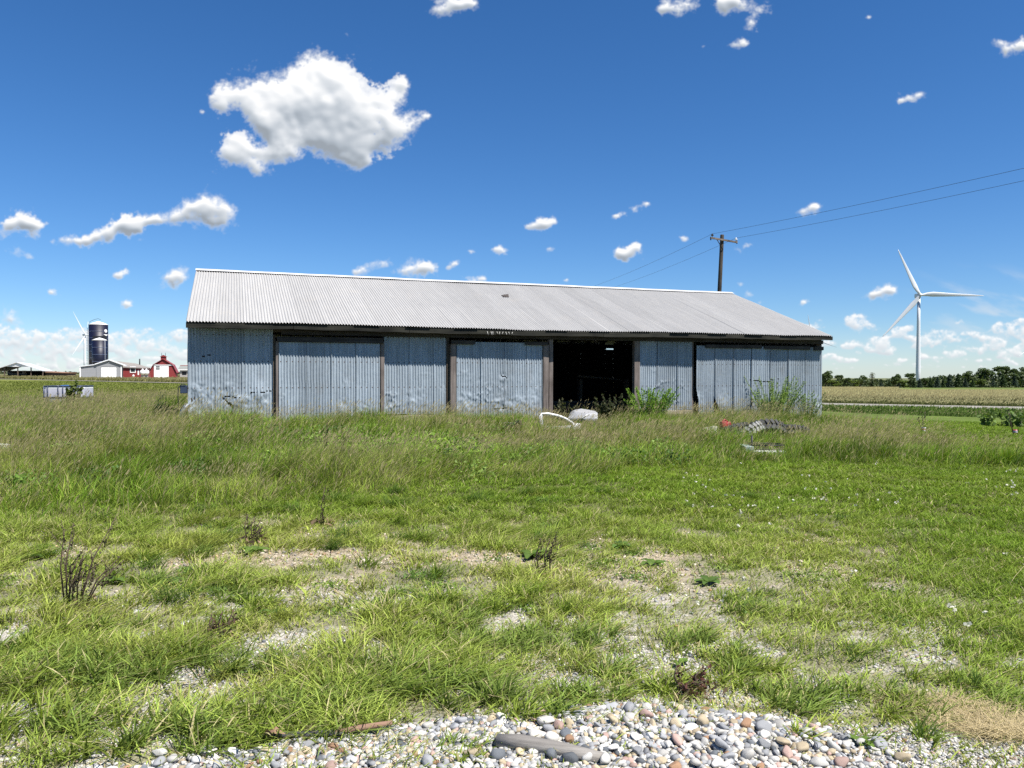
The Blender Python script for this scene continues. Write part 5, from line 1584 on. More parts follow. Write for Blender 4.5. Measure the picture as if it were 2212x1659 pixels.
# leafy rosettes
def rosette(label, px, py, rad, n, seed, c=(.075, .13, .03)):
    g = gnd(px, py)
    r_ = np.random.default_rng(seed)
    t = thing('burdock', label, 'weed', g, 0, 'broad leaved weeds on the track')
    V = []; Fc = []; off = 0; cols = []
    for k in range(n):
        a = 6.283 * k / n * 2.4 + r_.random() * .7; L_ = rad * .58 * (.45 + .6 * r_.random()); w = L_ * (.22 + .1 * r_.random())
        d = np.array([math.cos(a), math.sin(a), 0]); s = np.array([-math.sin(a), math.cos(a), 0])
        rise = .25 + .55 * r_.random()
        cc = np.array(c) * (.75 + .5 * r_.random())
        nseg = 6
        for j in range(nseg + 1):
            f = j / nseg
            ww = w * math.sin(math.pi * min(.97, .08 + .9 * f)) ** .7 * (1 + .15 * math.sin(f * 25 + k))
            z = L_ * (rise * f - (rise * .8) * f * f) + .015
            pc_ = d * L_ * f + np.array([0, 0, z])
            V += [pc_ + s * ww + np.array([0, 0, ww * .35]), pc_, pc_ - s * ww + np.array([0, 0, ww * .35])]
            cols += [cc, cc * 1.25, cc]
        for j in range(nseg):
            for q in (0, 1):
                Fc += [off + j * 3 + q, off + j * 3 + q + 1, off + j * 3 + q + 4, off + j * 3 + q + 3]
        off += 3 * (nseg + 1)
    mesh_np('rosette_leaves', np.array(V), np.array(Fc), np.full(len(Fc) // 4, 4), M_PLANT, t, colr=np.array(cols), smooth=True)
    return t
ROS = [(370, 1262, .22, 9, 'dark broad leaved weed right of the large dry weed'), (545, 1196, .26, 10, 'broad leaved weed at the foot of the small dry weed clump'),
 (1148, 1206, .30, 12, 'broad leaved weed left of the dry stalks on the bare dirt'), (1340, 1185, .22, 9, 'broad leaved weed at the upper right end of the dirt track'),
 (1410, 1222, .24, 9, 'broad leaved weed at the lower right end of the dirt track'), (590, 1262, .22, 9, 'drooping broad leaved weed left of centre below the track'),
 (590, 1330, .17, 8, 'small pale rosette beside the white gravel left of centre'), (930, 1300, .22, 9, 'leafy weed in the tuft below the dirt track'),
 (775, 1310, .16, 7, 'small leafy weed in front of the white gravel strip'), (60, 1212, .26, 10, 'broad leaved weed at the left edge above the brown soil'),
 (240, 1262, .2, 8, 'broad leaved weed right at the base of the large dry weed'), (1175, 1085, .22, 8, 'broad leaved weed alone in the lawn left of centre'),
 (420, 1420, .18, 8, 'dark leafy weed between gravel patches at left'), (540, 1462, .15, 8, 'pale green rosette in the lower gravel left of centre'),
 (980, 1112, .2, 7, 'small leafy weed in the lawn near the centre'), (1530, 1262, .22, 8, 'dark leafy weed right of the dirt track'),
 (1465, 1440, .14, 7, 'small dark weed right of the gravel patches'), (1860, 1610, .12, 7, 'low leafy weed in the gravel at lower right')]
for k, (px, py, rad, n, lb) in enumerate(ROS):
    rosette(lb, px, py, rad, n, 90 + k, (.10, .16, .032) if k % 3 else (.08, .135, .03))

# ------------------------------------------------------------------ grass
def blades(P, h, w, yaw, lx, ly, curve, cb, ct, segs):
    n = len(P)
    V = np.empty((n, 2 * segs + 1, 3), dtype=np.float32); Cc = np.empty((n, 2 * segs + 1, 3), dtype=np.float32)
    sx, sy = np.cos(yaw), np.sin(yaw)
    for j in range(segs + 1):
        t = j / segs
        k = t + 0 * h
        cx = P[:, 0] + h * (lx * t + curve * lx * t * t * 1.5)
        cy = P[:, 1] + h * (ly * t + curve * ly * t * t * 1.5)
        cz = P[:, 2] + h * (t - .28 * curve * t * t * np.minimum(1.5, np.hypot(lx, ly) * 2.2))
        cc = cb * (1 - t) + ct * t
        if j < segs:
            ww = w * (.5 if j else .42) * (1 - t * .45) ** 1
            V[:, 2 * j, 0] = cx - sx * ww; V[:, 2 * j, 1] = cy - sy * ww; V[:, 2 * j, 2] = cz
            V[:, 2 * j + 1, 0] = cx + sx * ww; V[:, 2 * j + 1, 1] = cy + sy * ww; V[:, 2 * j + 1, 2] = cz
            Cc[:, 2 * j] = cc; Cc[:, 2 * j + 1] = cc
        else:
            V[:, 2 * j, 0] = cx; V[:, 2 * j, 1] = cy; V[:, 2 * j, 2] = cz
            Cc[:, 2 * j] = cc
    m = 2 * segs + 1
    pat = []; cnt = []
    for j in range(segs - 1):
        pat += [2 * j, 2 * j + 1, 2 * j + 3, 2 * j + 2]; cnt.append(4)
    pat += [2 * segs - 2, 2 * segs - 1, 2 * segs]; cnt.append(3)
    lp = (np.arange(n)[:, None] * m + np.array(pat)[None, :]).ravel()
    return V.reshape(-1, 3), lp, np.tile(cnt, n), Cc.reshape(-1, 3)

def spindles(P, d, L_, w, c):
    """small diamond shaped seed heads from point P along direction d"""
    n = len(P)
    e = np.stack([np.ones(n), np.zeros(n), np.zeros(n)], 1)
    V = np.stack([P, P + d * L_[:, None] * .45 - e * w[:, None] * .5, P + d * L_[:, None], P + d * L_[:, None] * .45 + e * w[:, None] * .5], 1)
    return V.reshape(-1, 3), np.arange(4 * n), np.full(n, 4), np.repeat(c, 4, 0)

class Pile:
    def __init__(self): self.V = []; self.L = []; self.C = []; self.K = []; self.o = 0
    def add(self, q):
        V, L_, K, C = q
        self.V.append(V); self.L.append(L_ + self.o); self.K.append(K); self.C.append(C); self.o += len(V)
    def build(self, name, mat=None):
        o = mesh_np(name, np.concatenate(self.V), np.concatenate(self.L), np.concatenate(self.K), mat or M_GRASS, colr=np.concatenate(self.C))
        return tag(o, kind='stuff')

def scatter(y0, y1, dens, seed, xl=None, xr=None):
    """random points of the wedge the photo looks over, between two depths"""
    r_ = np.random.default_rng(seed)
    pts = []
    ys = np.geomspace(y0, y1, max(2, int(math.log(y1 / y0) / .06) + 2))
    for a, b in zip(ys[:-1], ys[1:]):
        hw = .70 * b + .7
        x0 = -hw if xl is None else max(-hw, xl); x1 = hw if xr is None else min(hw, xr)
        if x1 <= x0: continue
        d = dens(.5 * (a + b)) if callable(dens) else dens
        n = int((x1 - x0) * (b - a) * d)
        pts.append(np.stack([r_.uniform(x0, x1, n), r_.uniform(a, b, n)], 1))
    p = np.concatenate(pts)
    return p[:, 0], p[:, 1], r_

def in_barn(x, y, mrg=.0):
    s, n = barn_sn(x, y)
    return (s > -mrg) & (s < BL + mrg) & (n > .40 - mrg)  & (n < 40 - .0 * s)

def tall_mask(x, y):
    yb = np.interp(x, [-12, -8, -4, -1, 1.5, 3.5, 6.5, 8.5, 10, 16], [8.6, 8.8, 9.4, 11.8, 12.9, 14.0, 14.0, 12.6, 12.0, 11.6]) + 1.6 * (fbm(x * .5, y * .5, 501, 3) - .5)
    wd_ = np.interp(x, [-4, 2], [2.5, 1.25])
    up = sstep(-1, 1.05, (y - yb) / wd_)
    s, n = barn_sn(x, y)
    e = y + 1.6 * (fbm(x * .4, y * .4, 503, 3) - .5)
    up = up * np.where(x > 9.4, 1 - sstep(13.6, 15.0, e - .05 * (x - 9.4)), 1.0)
    up = up * np.where(s < -.2, 1 - sstep(46, 54, y), 1.0)
    return up

CLEAR = []
for px_, py_, Y_, r0 in [(1205, 930, 18.2, .7), (1215, 940, 17.6, .6), (1255, 905, 19.6, .8), (1235, 925, 18.6, .6), (1612, 940, 17.3, .5), (1680, 940, 17.6, .5), (1570, 935, 18.0, .4), (1648, 985, 14.9, .55), (1640, 990, 14.6, .5), (1670, 988, 14.7, .4), (1500, 905, 20.5, .8), (1460, 905, 20.5, .6), (8, 980, 13.2, .4), (900, 905, 18.6, .6)]:
    q_ = at(px_, py_, Y_); CLEAR.append((q_[0], Y_, r0))
def clearing(x, y):
    m = np.zeros(x.shape)
    for a, b, c in CLEAR:
        m = np.maximum(m, np.exp(-((x - a) ** 2 + (y - b) ** 2) / (c * c)))
    return m
def green_mix(r_, n, kinds, w):
    k = r_.choice(len(kinds), n, p=w)
    c = np.array(kinds)[k] * (.72 + .56 * r_.random((n, 1)))
    return c
# ---- short lawn in front
SUN_Y = np.array([.235, .270, .050]); MIDG = np.array([.135, .200, .024]); DEEP = np.array([.085, .145, .026]); STRAW = np.array([.42, .37, .19]); OLIVE = np.array([.19, .205, .050]); LIME = np.array([.20, .29, .04])
pl = Pile()
def lawn(y0, y1, dens, seed, segs, wmul):
    x, y, r_ = scatter(y0, y1, dens, seed)
    bm_ = bare(x, y); tm = tall_mask(x, y)
    tuft = fbm(x * 2.6, y * 2.6, 601, 3, .55)
    keep = (r_.random(len(x)) < (1 - .70 * bm_) * (.35 + .95 * sstep(.32, .62, tuft)) * (1 - .30 * sstep(9, 6, y) * sstep(4.5, 1.0, x - .25 * (y - 4)))) & ~in_barn(x, y) & (r_.random(len(x)) > .55 * tm)
    x, y, tuft, bm_ = x[keep], y[keep], tuft[keep], bm_[keep]; n = len(x)
    zone = sstep(10, 6, y)
    rough = sstep(1.5, -1.5, x - .35 * (y - 3.5)) * sstep(11, 7, y)       # left part is rougher than the mown right
    zone = zone * sstep(4.5, 1.0, x - .25 * (y - 4))
    h = (.034 + .040 * r_.random(n)) * (.7 + .9 * tuft) * (1 + .9 * rough * sstep(.48, .66, tuft)) * (1 - .4 * bm_)
    w = (.0042 + .0048 * r_.random(n)) * wmul
    wind = fbm(x * .8, y * .8, 611, 2) - .5
    a = r_.random(n) * 6.283
    sp = .25 + .5 * r_.random(n)
    lx = np.cos(a) * sp + .18 + .6 * wind; ly = np.sin(a) * sp
    g1 = fbm(x * .7, y * .7, 621, 3)[:, None]; g2 = fbm(x * 3, y * 3, 623, 2)[:, None]
    c = MIDG * (1 - g1) + SUN_Y * g1
    c = np.where(g2 > .60, c * .65 + LIME * .35, c)
    c = c * (1.06 + .26 * zone[:, None]) + zone[:, None] * np.array([.055, .045, .024])
    c = c * (.48 + 1.02 * r_.random((n, 1)) ** 1.2) * (1 - (1 - zone[:, None]) * np.array([.15, .03, .28]) * (1 - .6 * rough[:, None]))
    st = r_.random((n, 1)) < (.06 + .12 * (bm_[:, None] > .25) + .10 * zone[:, None])
    c = np.where(st, STRAW * (.6 + .7 * r_.random((n, 1))), c)
    P = np.stack([x, y, G(x, y) - .004], 1)
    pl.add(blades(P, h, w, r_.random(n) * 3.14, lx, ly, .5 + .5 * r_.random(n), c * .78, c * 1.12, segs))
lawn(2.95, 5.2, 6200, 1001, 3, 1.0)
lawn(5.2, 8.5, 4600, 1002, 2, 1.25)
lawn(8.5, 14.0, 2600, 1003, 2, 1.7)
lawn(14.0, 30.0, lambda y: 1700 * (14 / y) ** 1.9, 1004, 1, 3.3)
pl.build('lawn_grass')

# ---- coarse tussocks in the foreground
pt = Pile()
TUFT_PX = [(30,1500,.16,.26),(110,1470,.2,.28),(200,1455,.2,.28),(60,1580,.2,.26),(150,1560,.2,.24),(330,1440,.2,.26),(400,1425,.2,.28),(460,1440,.16,.24),(280,1480,.16,.22),
           (560,1560,.16,.26),(620,1550,.16,.28),(690,1545,.16,.26),(720,1500,.2,.26),(800,1470,.2,.26),(880,1465,.22,.28),(960,1480,.2,.25),(1010,1500,.18,.26),(1060,1520,.14,.24),(640,1500,.14,.22),
           (1130,1400,.2,.22),(1000,1400,.22,.22),(880,1380,.2,.2),(1250,1400,.2,.22),(1330,1460,.18,.2),(1400,1500,.16,.2),(1250,1500,.16,.2),(1180,1540,.12,.2),(1110,1560,.10,.2),
           (600,1440,.14,.2),(510,1290,.18,.2),(560,1310,.16,.2),(420,1200,.16,.2),(340,1260,.16,.2),(100,1400,.22,.24),(20,1420,.2,.25),(230,1370,.18,.2),(900,1330,.2,.2),(980,1345,.2,.2),
           (850,1290,.14,.18),(1080,1310,.2,.2),(1500,1400,.2,.18),(1560,1440,.2,.18),(1640,1480,.2,.18),(1700,1520,.2,.18),(1800,1500,.2,.18),(1950,1520,.2,.17),(2120,1500,.2,.17),(2012,1596,.06,.20),
           (1740,1590,.05,.12),(1880,1600,.05,.12),(700,1600,.08,.2),(520,1610,.10,.22),(430,1600,.14,.24),(330,1590,.16,.24),(250,1610,.12,.22),(780,1550,.08,.18),(970,1610,.06,.14),(1000,1640,.05,.12)]
r_ = np.random.default_rng(77)
for k, (px, py, rad, hh) in enumerate(TUFT_PX):
    g = gnd(px, py)
    n = int(360 * (rad / .2) ** 1.3)
    sub = max(3, int(9 * rad / .2))
    sc_ = r_.normal(size=(sub, 2)) * rad * .55
    w_ = r_.integers(0, sub, n)
    off = sc_[w_] + r_.normal(size=(n, 2)) * .025
    x = g[0] + off[:, 0]; y = g[1] + off[:, 1]
    dirx = (off - sc_[w_]) / .05
    a = r_.random(n) * 6.283; sp = .15 + .55 * r_.random(n)
    lx = np.cos(a) * sp + .25 + .25 * dirx[:, 0]; ly = np.sin(a) * sp + .2 * dirx[:, 1]
    h = hh * (.30 + .70 * r_.random(n)) * .66
    base = DEEP * .55 + MIDG * .50 + STRAW * .10 if k % 3 else MIDG * .70 + SUN_Y * .30 + STRAW * .05
    c = base * (.55 + 1.05 * r_.random((n, 1)))
    st = r_.random((n, 1)) < .08
    c = np.where(st, STRAW * (.7 + .5 * r_.random((n, 1))), c)
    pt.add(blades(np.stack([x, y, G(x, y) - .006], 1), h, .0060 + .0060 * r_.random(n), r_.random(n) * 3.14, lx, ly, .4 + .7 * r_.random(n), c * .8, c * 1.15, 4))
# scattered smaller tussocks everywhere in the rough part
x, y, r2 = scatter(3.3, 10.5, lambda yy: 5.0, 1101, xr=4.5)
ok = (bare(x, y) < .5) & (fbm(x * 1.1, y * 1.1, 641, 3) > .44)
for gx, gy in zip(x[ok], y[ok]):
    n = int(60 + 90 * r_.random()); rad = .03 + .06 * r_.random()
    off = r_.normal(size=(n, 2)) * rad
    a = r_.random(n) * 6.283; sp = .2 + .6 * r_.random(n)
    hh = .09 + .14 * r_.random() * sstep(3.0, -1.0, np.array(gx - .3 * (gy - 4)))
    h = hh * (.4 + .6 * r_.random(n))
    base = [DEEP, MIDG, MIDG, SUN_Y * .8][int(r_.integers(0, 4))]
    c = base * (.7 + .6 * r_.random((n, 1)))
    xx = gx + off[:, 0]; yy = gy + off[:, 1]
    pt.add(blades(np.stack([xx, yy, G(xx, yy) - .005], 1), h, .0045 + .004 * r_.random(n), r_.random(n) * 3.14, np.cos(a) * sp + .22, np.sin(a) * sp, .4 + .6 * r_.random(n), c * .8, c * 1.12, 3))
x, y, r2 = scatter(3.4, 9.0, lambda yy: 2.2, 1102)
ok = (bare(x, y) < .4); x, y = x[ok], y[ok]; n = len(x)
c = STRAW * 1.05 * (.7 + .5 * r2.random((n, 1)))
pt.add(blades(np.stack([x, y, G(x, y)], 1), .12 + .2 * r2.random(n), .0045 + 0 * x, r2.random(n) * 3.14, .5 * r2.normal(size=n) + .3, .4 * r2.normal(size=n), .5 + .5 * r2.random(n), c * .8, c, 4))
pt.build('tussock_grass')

# ---- tall grass before and beside the barn
pg = Pile()
def tallgrass(y0, y1, dens, seed, segs, wmul, hd):
    x, y, r_ = scatter(y0, y1, dens, seed)
    tm = tall_mask(x, y)
    s, nn_ = barn_sn(x, y)
    cl = fbm(x * 1.6, y * 1.6, 701, 3, .55)
    keep = (r_.random(len(x)) < tm * (.30 + .9 * sstep(.35, .62, cl))) & ~in_barn(x, y) & ~((s > -1) & (s < BL + 1) & (nn_ > .4) & (nn_ < 11)) & ~((s > 0) & (s < BL) & (nn_ > .3))
    x, y, cl, tm = x[keep], y[keep], cl[keep], tm[keep]; n = len(x)
    s, nn_ = s[keep], nn_[keep]
    big = fbm(x * .45, y * .45, 711, 3)
    low = np.exp(-(((x + 1.9) / 1.5) ** 2 + ((y - 14.6) / 1.3) ** 2))          # leafy green pocket
    rag = fbm(x * 1.15, y * 1.15, 717, 3, .6)
    hb = (.10 + .34 * big + .40 * np.clip(rag - .32, 0, 1)) * (.30 + .70 * tm) * (1 - .5 * low) * (.75 + .5 * cl) * 1.16
    hb = hb * (1 - .26 * sstep(4.5, 9.5, x) * (y < 20))
    hb = hb * np.where((s > -1.0) & (s < BL + .3) & (nn_ > -3.2), .92, 1.0)
    hb = hb * (1 - .62 * clearing(x, y))
    bump_l = np.exp(-(((x + 5.3) / 1.2) ** 2 + ((y - 16.6) / .8) ** 2))
    hb = hb * (1 + .25 * bump_l)
    hb = np.where((x < -7) & (y > 22), hb * .85, hb)
    h = hb * (.55 + .6 * r_.random(n))
    a = r_.random(n) * 6.283; sp = .10 + .28 * r_.random(n)
    wind = fbm(x * .5, y * .5, 713, 2) - .35
    cdir = fbm(x * 1.9, y * 1.9, 719, 2) * 12.0
    lx = np.cos(a) * sp * 1.2 + .10 + .35 * wind + .28 * np.cos(cdir); ly = np.sin(a) * sp * 1.2 + .28 * np.sin(cdir)
    tan = sstep(.42, .66, fbm(x * .38 + 3, y * .6, 721, 3))[:, None]
    dk = sstep(.5, .7, fbm(x * .8, y * .8, 723, 3))[:, None]
    mix = r_.random((n, 1))
    c = np.where(mix < .35 + .45 * tan, OLIVE, MIDG * .92)
    c = np.where((mix > .8) & (tan < .6), DEEP, c)
    c = c * (1 - .42 * dk * (1 - .6 * tan))
    c = c * (1 - low[:, None] * .6) + LIME * .60 * low[:, None]
    c = c * (.48 + 1.15 * r_.random((n, 1))) * np.array([1.10, 1.26, .90])
    st = r_.random((n, 1)) < .07 + .20 * tan
    c = np.where(st, STRAW * np.array([.85, .85, .8]) * (.55 + .6 * r_.random((n, 1))), c)
    P = np.stack([x, y, G(x, y) - .01], 1)
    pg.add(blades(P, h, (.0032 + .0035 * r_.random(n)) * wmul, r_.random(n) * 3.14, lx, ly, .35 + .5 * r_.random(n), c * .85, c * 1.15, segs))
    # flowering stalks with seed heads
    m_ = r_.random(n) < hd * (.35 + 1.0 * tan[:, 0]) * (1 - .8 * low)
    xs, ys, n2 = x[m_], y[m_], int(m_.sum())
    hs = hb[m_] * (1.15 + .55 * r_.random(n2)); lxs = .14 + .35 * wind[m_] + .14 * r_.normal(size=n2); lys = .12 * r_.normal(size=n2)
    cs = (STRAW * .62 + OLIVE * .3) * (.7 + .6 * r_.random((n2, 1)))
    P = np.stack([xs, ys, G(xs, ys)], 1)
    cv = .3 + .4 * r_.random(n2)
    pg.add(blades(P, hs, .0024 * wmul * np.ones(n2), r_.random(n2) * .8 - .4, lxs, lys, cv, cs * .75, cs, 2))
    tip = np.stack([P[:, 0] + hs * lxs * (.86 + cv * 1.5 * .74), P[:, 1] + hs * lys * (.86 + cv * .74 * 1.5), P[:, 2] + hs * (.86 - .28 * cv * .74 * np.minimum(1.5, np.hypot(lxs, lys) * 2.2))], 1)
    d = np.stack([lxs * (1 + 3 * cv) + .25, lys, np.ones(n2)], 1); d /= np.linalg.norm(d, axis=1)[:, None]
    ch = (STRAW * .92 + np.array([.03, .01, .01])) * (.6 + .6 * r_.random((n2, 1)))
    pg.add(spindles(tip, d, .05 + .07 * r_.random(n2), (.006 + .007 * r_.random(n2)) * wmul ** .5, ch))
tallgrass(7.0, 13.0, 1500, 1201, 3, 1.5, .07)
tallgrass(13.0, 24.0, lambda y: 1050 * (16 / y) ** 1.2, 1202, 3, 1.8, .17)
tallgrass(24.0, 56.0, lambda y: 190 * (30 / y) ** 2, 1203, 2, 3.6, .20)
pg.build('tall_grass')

# ---- rough verge, fields
pf = Pile()
def fieldgrass(y0, y1, dens, seed, sel, hfun, wpx, cfun, head=None, xl=None, xr=None):
    x, y, r_ = scatter(y0, y1, dens, seed, xl, xr)
    k = sel(x, y) & ~in_barn(x, y)
    s, nn_ = barn_sn(x, y)
    k &= ~((s > 0) & (s < BL) & (nn_ > 0) & (nn_ < 60))
    x, y = x[k], y[k]; n = len(x)
    h = hfun(x, y, r_) * (.6 + .6 * r_.random(n))
    w = np.maximum(.006, wpx * y / 773.0) * (.7 + .6 * r_.random(n))
    a = r_.random(n) * 6.283
    c = cfun(x, y, r_)
    P = np.stack([x, y, G(x, y) - .02], 1)
    pf.add(blades(P, h, w, r_.random(n) * .9 - .45, np.cos(a) * .2 + .2, np.sin(a) * .15, .4 + .4 * r_.random(n), c * .8, c * 1.1, 2))
    if head is not None:
        m_ = r_.random(n) < head[0]
        d = np.tile(np.array([[.35, 0, .93]]), (m_.sum(), 1))
        ch = np.array(head[1]) * (.6 + .7 * r_.random((m_.sum(), 1)))
        pf.add(spindles(P[m_] + np.array([0, 0, 1.0]) * (h[m_] * .75)[:, None], d, h[m_] * .35, w[m_] * 1.3, ch))
def vary(c, amt=.6):
    c = np.array(c)
    return lambda x, y, r_: c * ((1 - amt / 2) + amt * fbm(x * .12, y * .12, 811, 3)[:, None] * 1.0) * (.65 + .7 * r_.random((len(x), 1)))
# rough strip before the road on the right
fieldgrass(26, 50, lambda y: 95 * (30 / y) ** 2, 1301, lambda x, y: (x > 4) & (road_dist(x, y) < -2.7) & (road_dist(x, y) > -13.5 + 2 * (fbm(x * .3, y * .3, 3, 2) - .5)),
           lambda x, y, r_: .10 + .16 * fbm(x * .4, y * .4, 5, 2), .9, vary((.095, .145, .028), .8), (.05, STRAW * .8), xl=4)
# field beyond the road on the right
fieldgrass(44, 90, lambda y: 46 * (55 / y) ** 2, 1302, lambda x, y: (x > 0) & (road_dist(x, y) > 2.6), lambda x, y, r_: .28 + .22 * sstep(6, 16, road_dist(x, y)), .65,
           lambda x, y, r_: (np.array([.105, .115, .040]) * (1 - sstep(7, 20, road_dist(x, y) + 8 * (fbm(x * .1, y * .1, 9, 3) - .5)))[:, None] + np.array([.29, .24, .135]) * sstep(7, 20, road_dist(x, y) + 8 * (fbm(x * .1, y * .1, 9, 3) - .5))[:, None]) * (.75 + .5 * r_.random((len(x), 1))),
           (.35, STRAW * 1.1), xl=0)
fieldgrass(90, 290, lambda y: 13 * (110 / y) ** 2, 1303, lambda x, y: (x > 20) & ~((y > 150) & (x > .50 * y)), lambda x, y, r_: .42 + 0 * x, .62, vary((.30, .25, .14), .4), (.35, STRAW * 1.1), xl=0)
# left: yellow field beyond the track
fieldgrass(110, 330, lambda y: 5.0 * (140 / y) ** 2, 1304, lambda x, y: (x < -20) & (road_dist(x, y) > 2.6) & ~((y > 182) & (x > -118) & (x < -60)), lambda x, y, r_: .55 + 0 * x, 1.0, vary((.19, .18, .075), .5), (.2, STRAW * .8), xr=-20)
# left: mown green field
fieldgrass(48, 135, lambda y: 14 * (60 / y) ** 2, 1305, lambda x, y: (x < -8) & (road_dist(x, y) < -2.6), lambda x, y, r_: .14 + 0 * x, 1.0, vary((.185, .210, .050), .5), None, xr=-8)
pf.build('field_grass')

# ---- low broad leaved weeds between the grass
LV = []
def leafpatch(n, xs, ys, spread, size, hgt, cols, seed):
    r_ = np.random.default_rng(seed)
    k = r_.integers(0, len(xs), n)
    x = xs[k] + r_.normal(size=n) * spread; y = ys[k] + r_.normal(size=n) * spread
    ok = ~in_barn(x, y)
    x, y, k = x[ok], y[ok], k[ok]; n = len(x)
    z = G(x, y) + hgt * r_.random(n) ** .8
    c = np.array(cols)[k % len(cols)] * (.6 + .8 * r_.random((n, 1)))
    return leaf_quads(np.stack([x, y, z], 1), size * (.7 + .6 * r_.random(n)), np.array([0, -.3, .9]), c, seed + 1, 1.1)
pw = Pile()
x, y, r_ = scatter(3.4, 9.0, 3.2, 1601, xr=5.0)
ok = fbm(x * .9, y * .9, 951, 3) > .47
pw.add(leafpatch(16000, x[ok], y[ok], .07, .011, .035, [(.12, .19, .035), (.16, .22, .05), (.10, .17, .04)], 1602))
x, y, r_ = scatter(9.5, 17.0, 1.6, 1603)
ok = (fbm(x * .7, y * .7, 953, 3) > .53) & (tall_mask(x, y) > .25) & (x < 3)
pw.add(leafpatch(11000, x[ok], y[ok], .17, .026, .30, [(.13, .22, .035), (.10, .18, .035), (.17, .25, .05), (.08, .14, .035)], 1604))
# the bright leafy pocket left of the middle
r_ = np.random.default_rng(1605)
pw.add(leafpatch(16000, -1.9 + r_.normal(size=60) * 1.0, 14.3 + r_.normal(size=60) * .9, .16, .028, .26, [(.19, .30, .035), (.16, .26, .04), (.22, .31, .05)], 1606))
pw.build('weed_ground_cover', M_PLANT)

# ---- clover flowers in the lawn
x, y, r_ = scatter(4.5, 13, 7.0, 1401, xl=1.0)
k = (fbm(x * .9, y * .9, 901, 3) > .56) & (x > .9 + .25 * (y - 5)) & (tall_mask(x, y) < .3)
x, y = x[k], y[k]; n = len(x)
xx = np.repeat(x, 7) + r_.normal(size=7 * n) * .008; yy = np.repeat(y, 7) + r_.normal(size=7 * n) * .008
zz = np.repeat(G(x, y) + .07 + .05 * r_.random(n), 7) + r_.normal(size=7 * n) * .006
V = leaf_quads(np.stack([xx, yy, zz], 1), np.full(7 * n, .012), np.array([0, 0, .4]), np.array([.62, .60, .52]) * (.7 + .5 * r_.random((7 * n, 1))), 5, 1.6)
o = mesh_np('clover_flowers', V[0], V[1], V[2], M_PLANT, colr=V[3]); tag(o, kind='stuff')

# ---- straw patch at the lower right
r_ = np.random.default_rng(88)
g = np.array([gnd(2010, 1530), gnd(2080, 1570), gnd(2150, 1590), gnd(2205, 1580), gnd(2120, 1548)])
k = r_.integers(0, len(g), 3600)
x = g[k, 0] + r_.normal(size=3600) * .10; y = g[k, 1] + r_.normal(size=3600) * .055
z = G(x, y) + .006 + .02 * r_.random(3600)
a = r_.random(3600) * 6.283
c = np.array([.55, .45, .27]) * (.65 + .6 * r_.random((3600, 1)))
ps = Pile()
ps.add(blades(np.stack([x, y, z], 1), .02 + .02 * r_.random(3600), .0028 + 0 * x, a + 1.57, np.cos(a) * 3.2, np.sin(a) * 3.2, .05 + 0 * x, c, c, 2))
ps.build('straw')

# ------------------------------------------------------------------ stones
def stone_mesh(seed, sub=3):
    bm = bmesh.new(); bmesh.ops.create_icosphere(bm, subdivisions=sub, radius=1.0)
    r_ = random.Random(seed)
    ax = Vector((1.0, r_.uniform(.62, .9), r_.uniform(.42, .68)))
    cut = [(Vector((r_.gauss(0, 1), r_.gauss(0, 1), r_.gauss(0, 1))).normalized(), r_.uniform(.52, .84)) for _ in range(7)]
    for v in bm.verts:
        p = v.co.copy()
        for n_, d_ in cut:
            e = p.dot(n_) - d_
            if e > 0: p -= n_ * e * .92
        p *= 1 + .10 * (float(vnoise(p.x * 1.7 + seed, p.y * 1.7 + p.z * 1.3, 3)) - .5)
        v.co = Vector((p.x * ax.x, p.y * ax.y, p.z * ax.z))
    bmesh.ops.smooth_vert(bm, verts=bm.verts[:], factor=.22, use_axis_x=True, use_axis_y=True, use_axis_z=True)
    me = bpy.data.meshes.new('stone'); bm.to_mesh(me); bm.free()
    me.polygons.foreach_set('use_smooth', [True] * len(me.polygons))
    return me
STONE_C = {'pale': (.46, .445, .405), 'grey': (.27, .275, .28), 'dark': (.11, .12, .13), 'tan': (.40, .33, .22), 'pink': (.36, .25, .21), 'brown': (.26, .155, .09), 'white': (.58, .565, .53)}
def stone_mat(k, c):
    m = plain('stone_' + k, c, .75, 0, .22, 45, .25, 160, .3)
    t = m.node_tree; b = t.nodes['Principled BSDF']
    src = b.inputs['Base Color'].links[0].from_socket
    oi = t.nodes.new('ShaderNodeObjectInfo'); mr = t.nodes.new('ShaderNodeMapRange'); mr.inputs[3].default_value = .72; mr.inputs[4].default_value = 1.22
    t.links.new(oi.outputs['Random'], mr.inputs[0])
    s = t.nodes.new('ShaderNodeVectorMath'); s.operation = 'SCALE'; t.links.new(src, s.inputs[0]); t.links.new(mr.outputs[0], s.inputs['Scale']); t.links.new(s.outputs[0], b.inputs['Base Color'])
    return m
SM = {k: stone_mat(k, c) for k, c in STONE_C.items()}
SMESH = {}
for k in STONE_C:
    for j in range(5):
        me = stone_mesh(hash(k) % 97 * 0 + list(STONE_C).index(k) * 11 + j); me.materials.append(SM[k]); SMESH[k, j] = me
r_ = np.random.default_rng(314)
cand = []
def heap(px, py):
    """how strongly the cobbles cover this image place"""
    e = np.interp(px, [230, 420, 560, 700, 860, 1000, 1150, 1300, 1450, 1600, 1750, 1900], [1655, 1640, 1618, 1592, 1568, 1556, 1550, 1530, 1535, 1560, 1578, 1620])
    return sstep(-8, 10, py - e) * sstep(1990, 1700, px) * sstep(180, 330, px)
tries = 0
pos = []
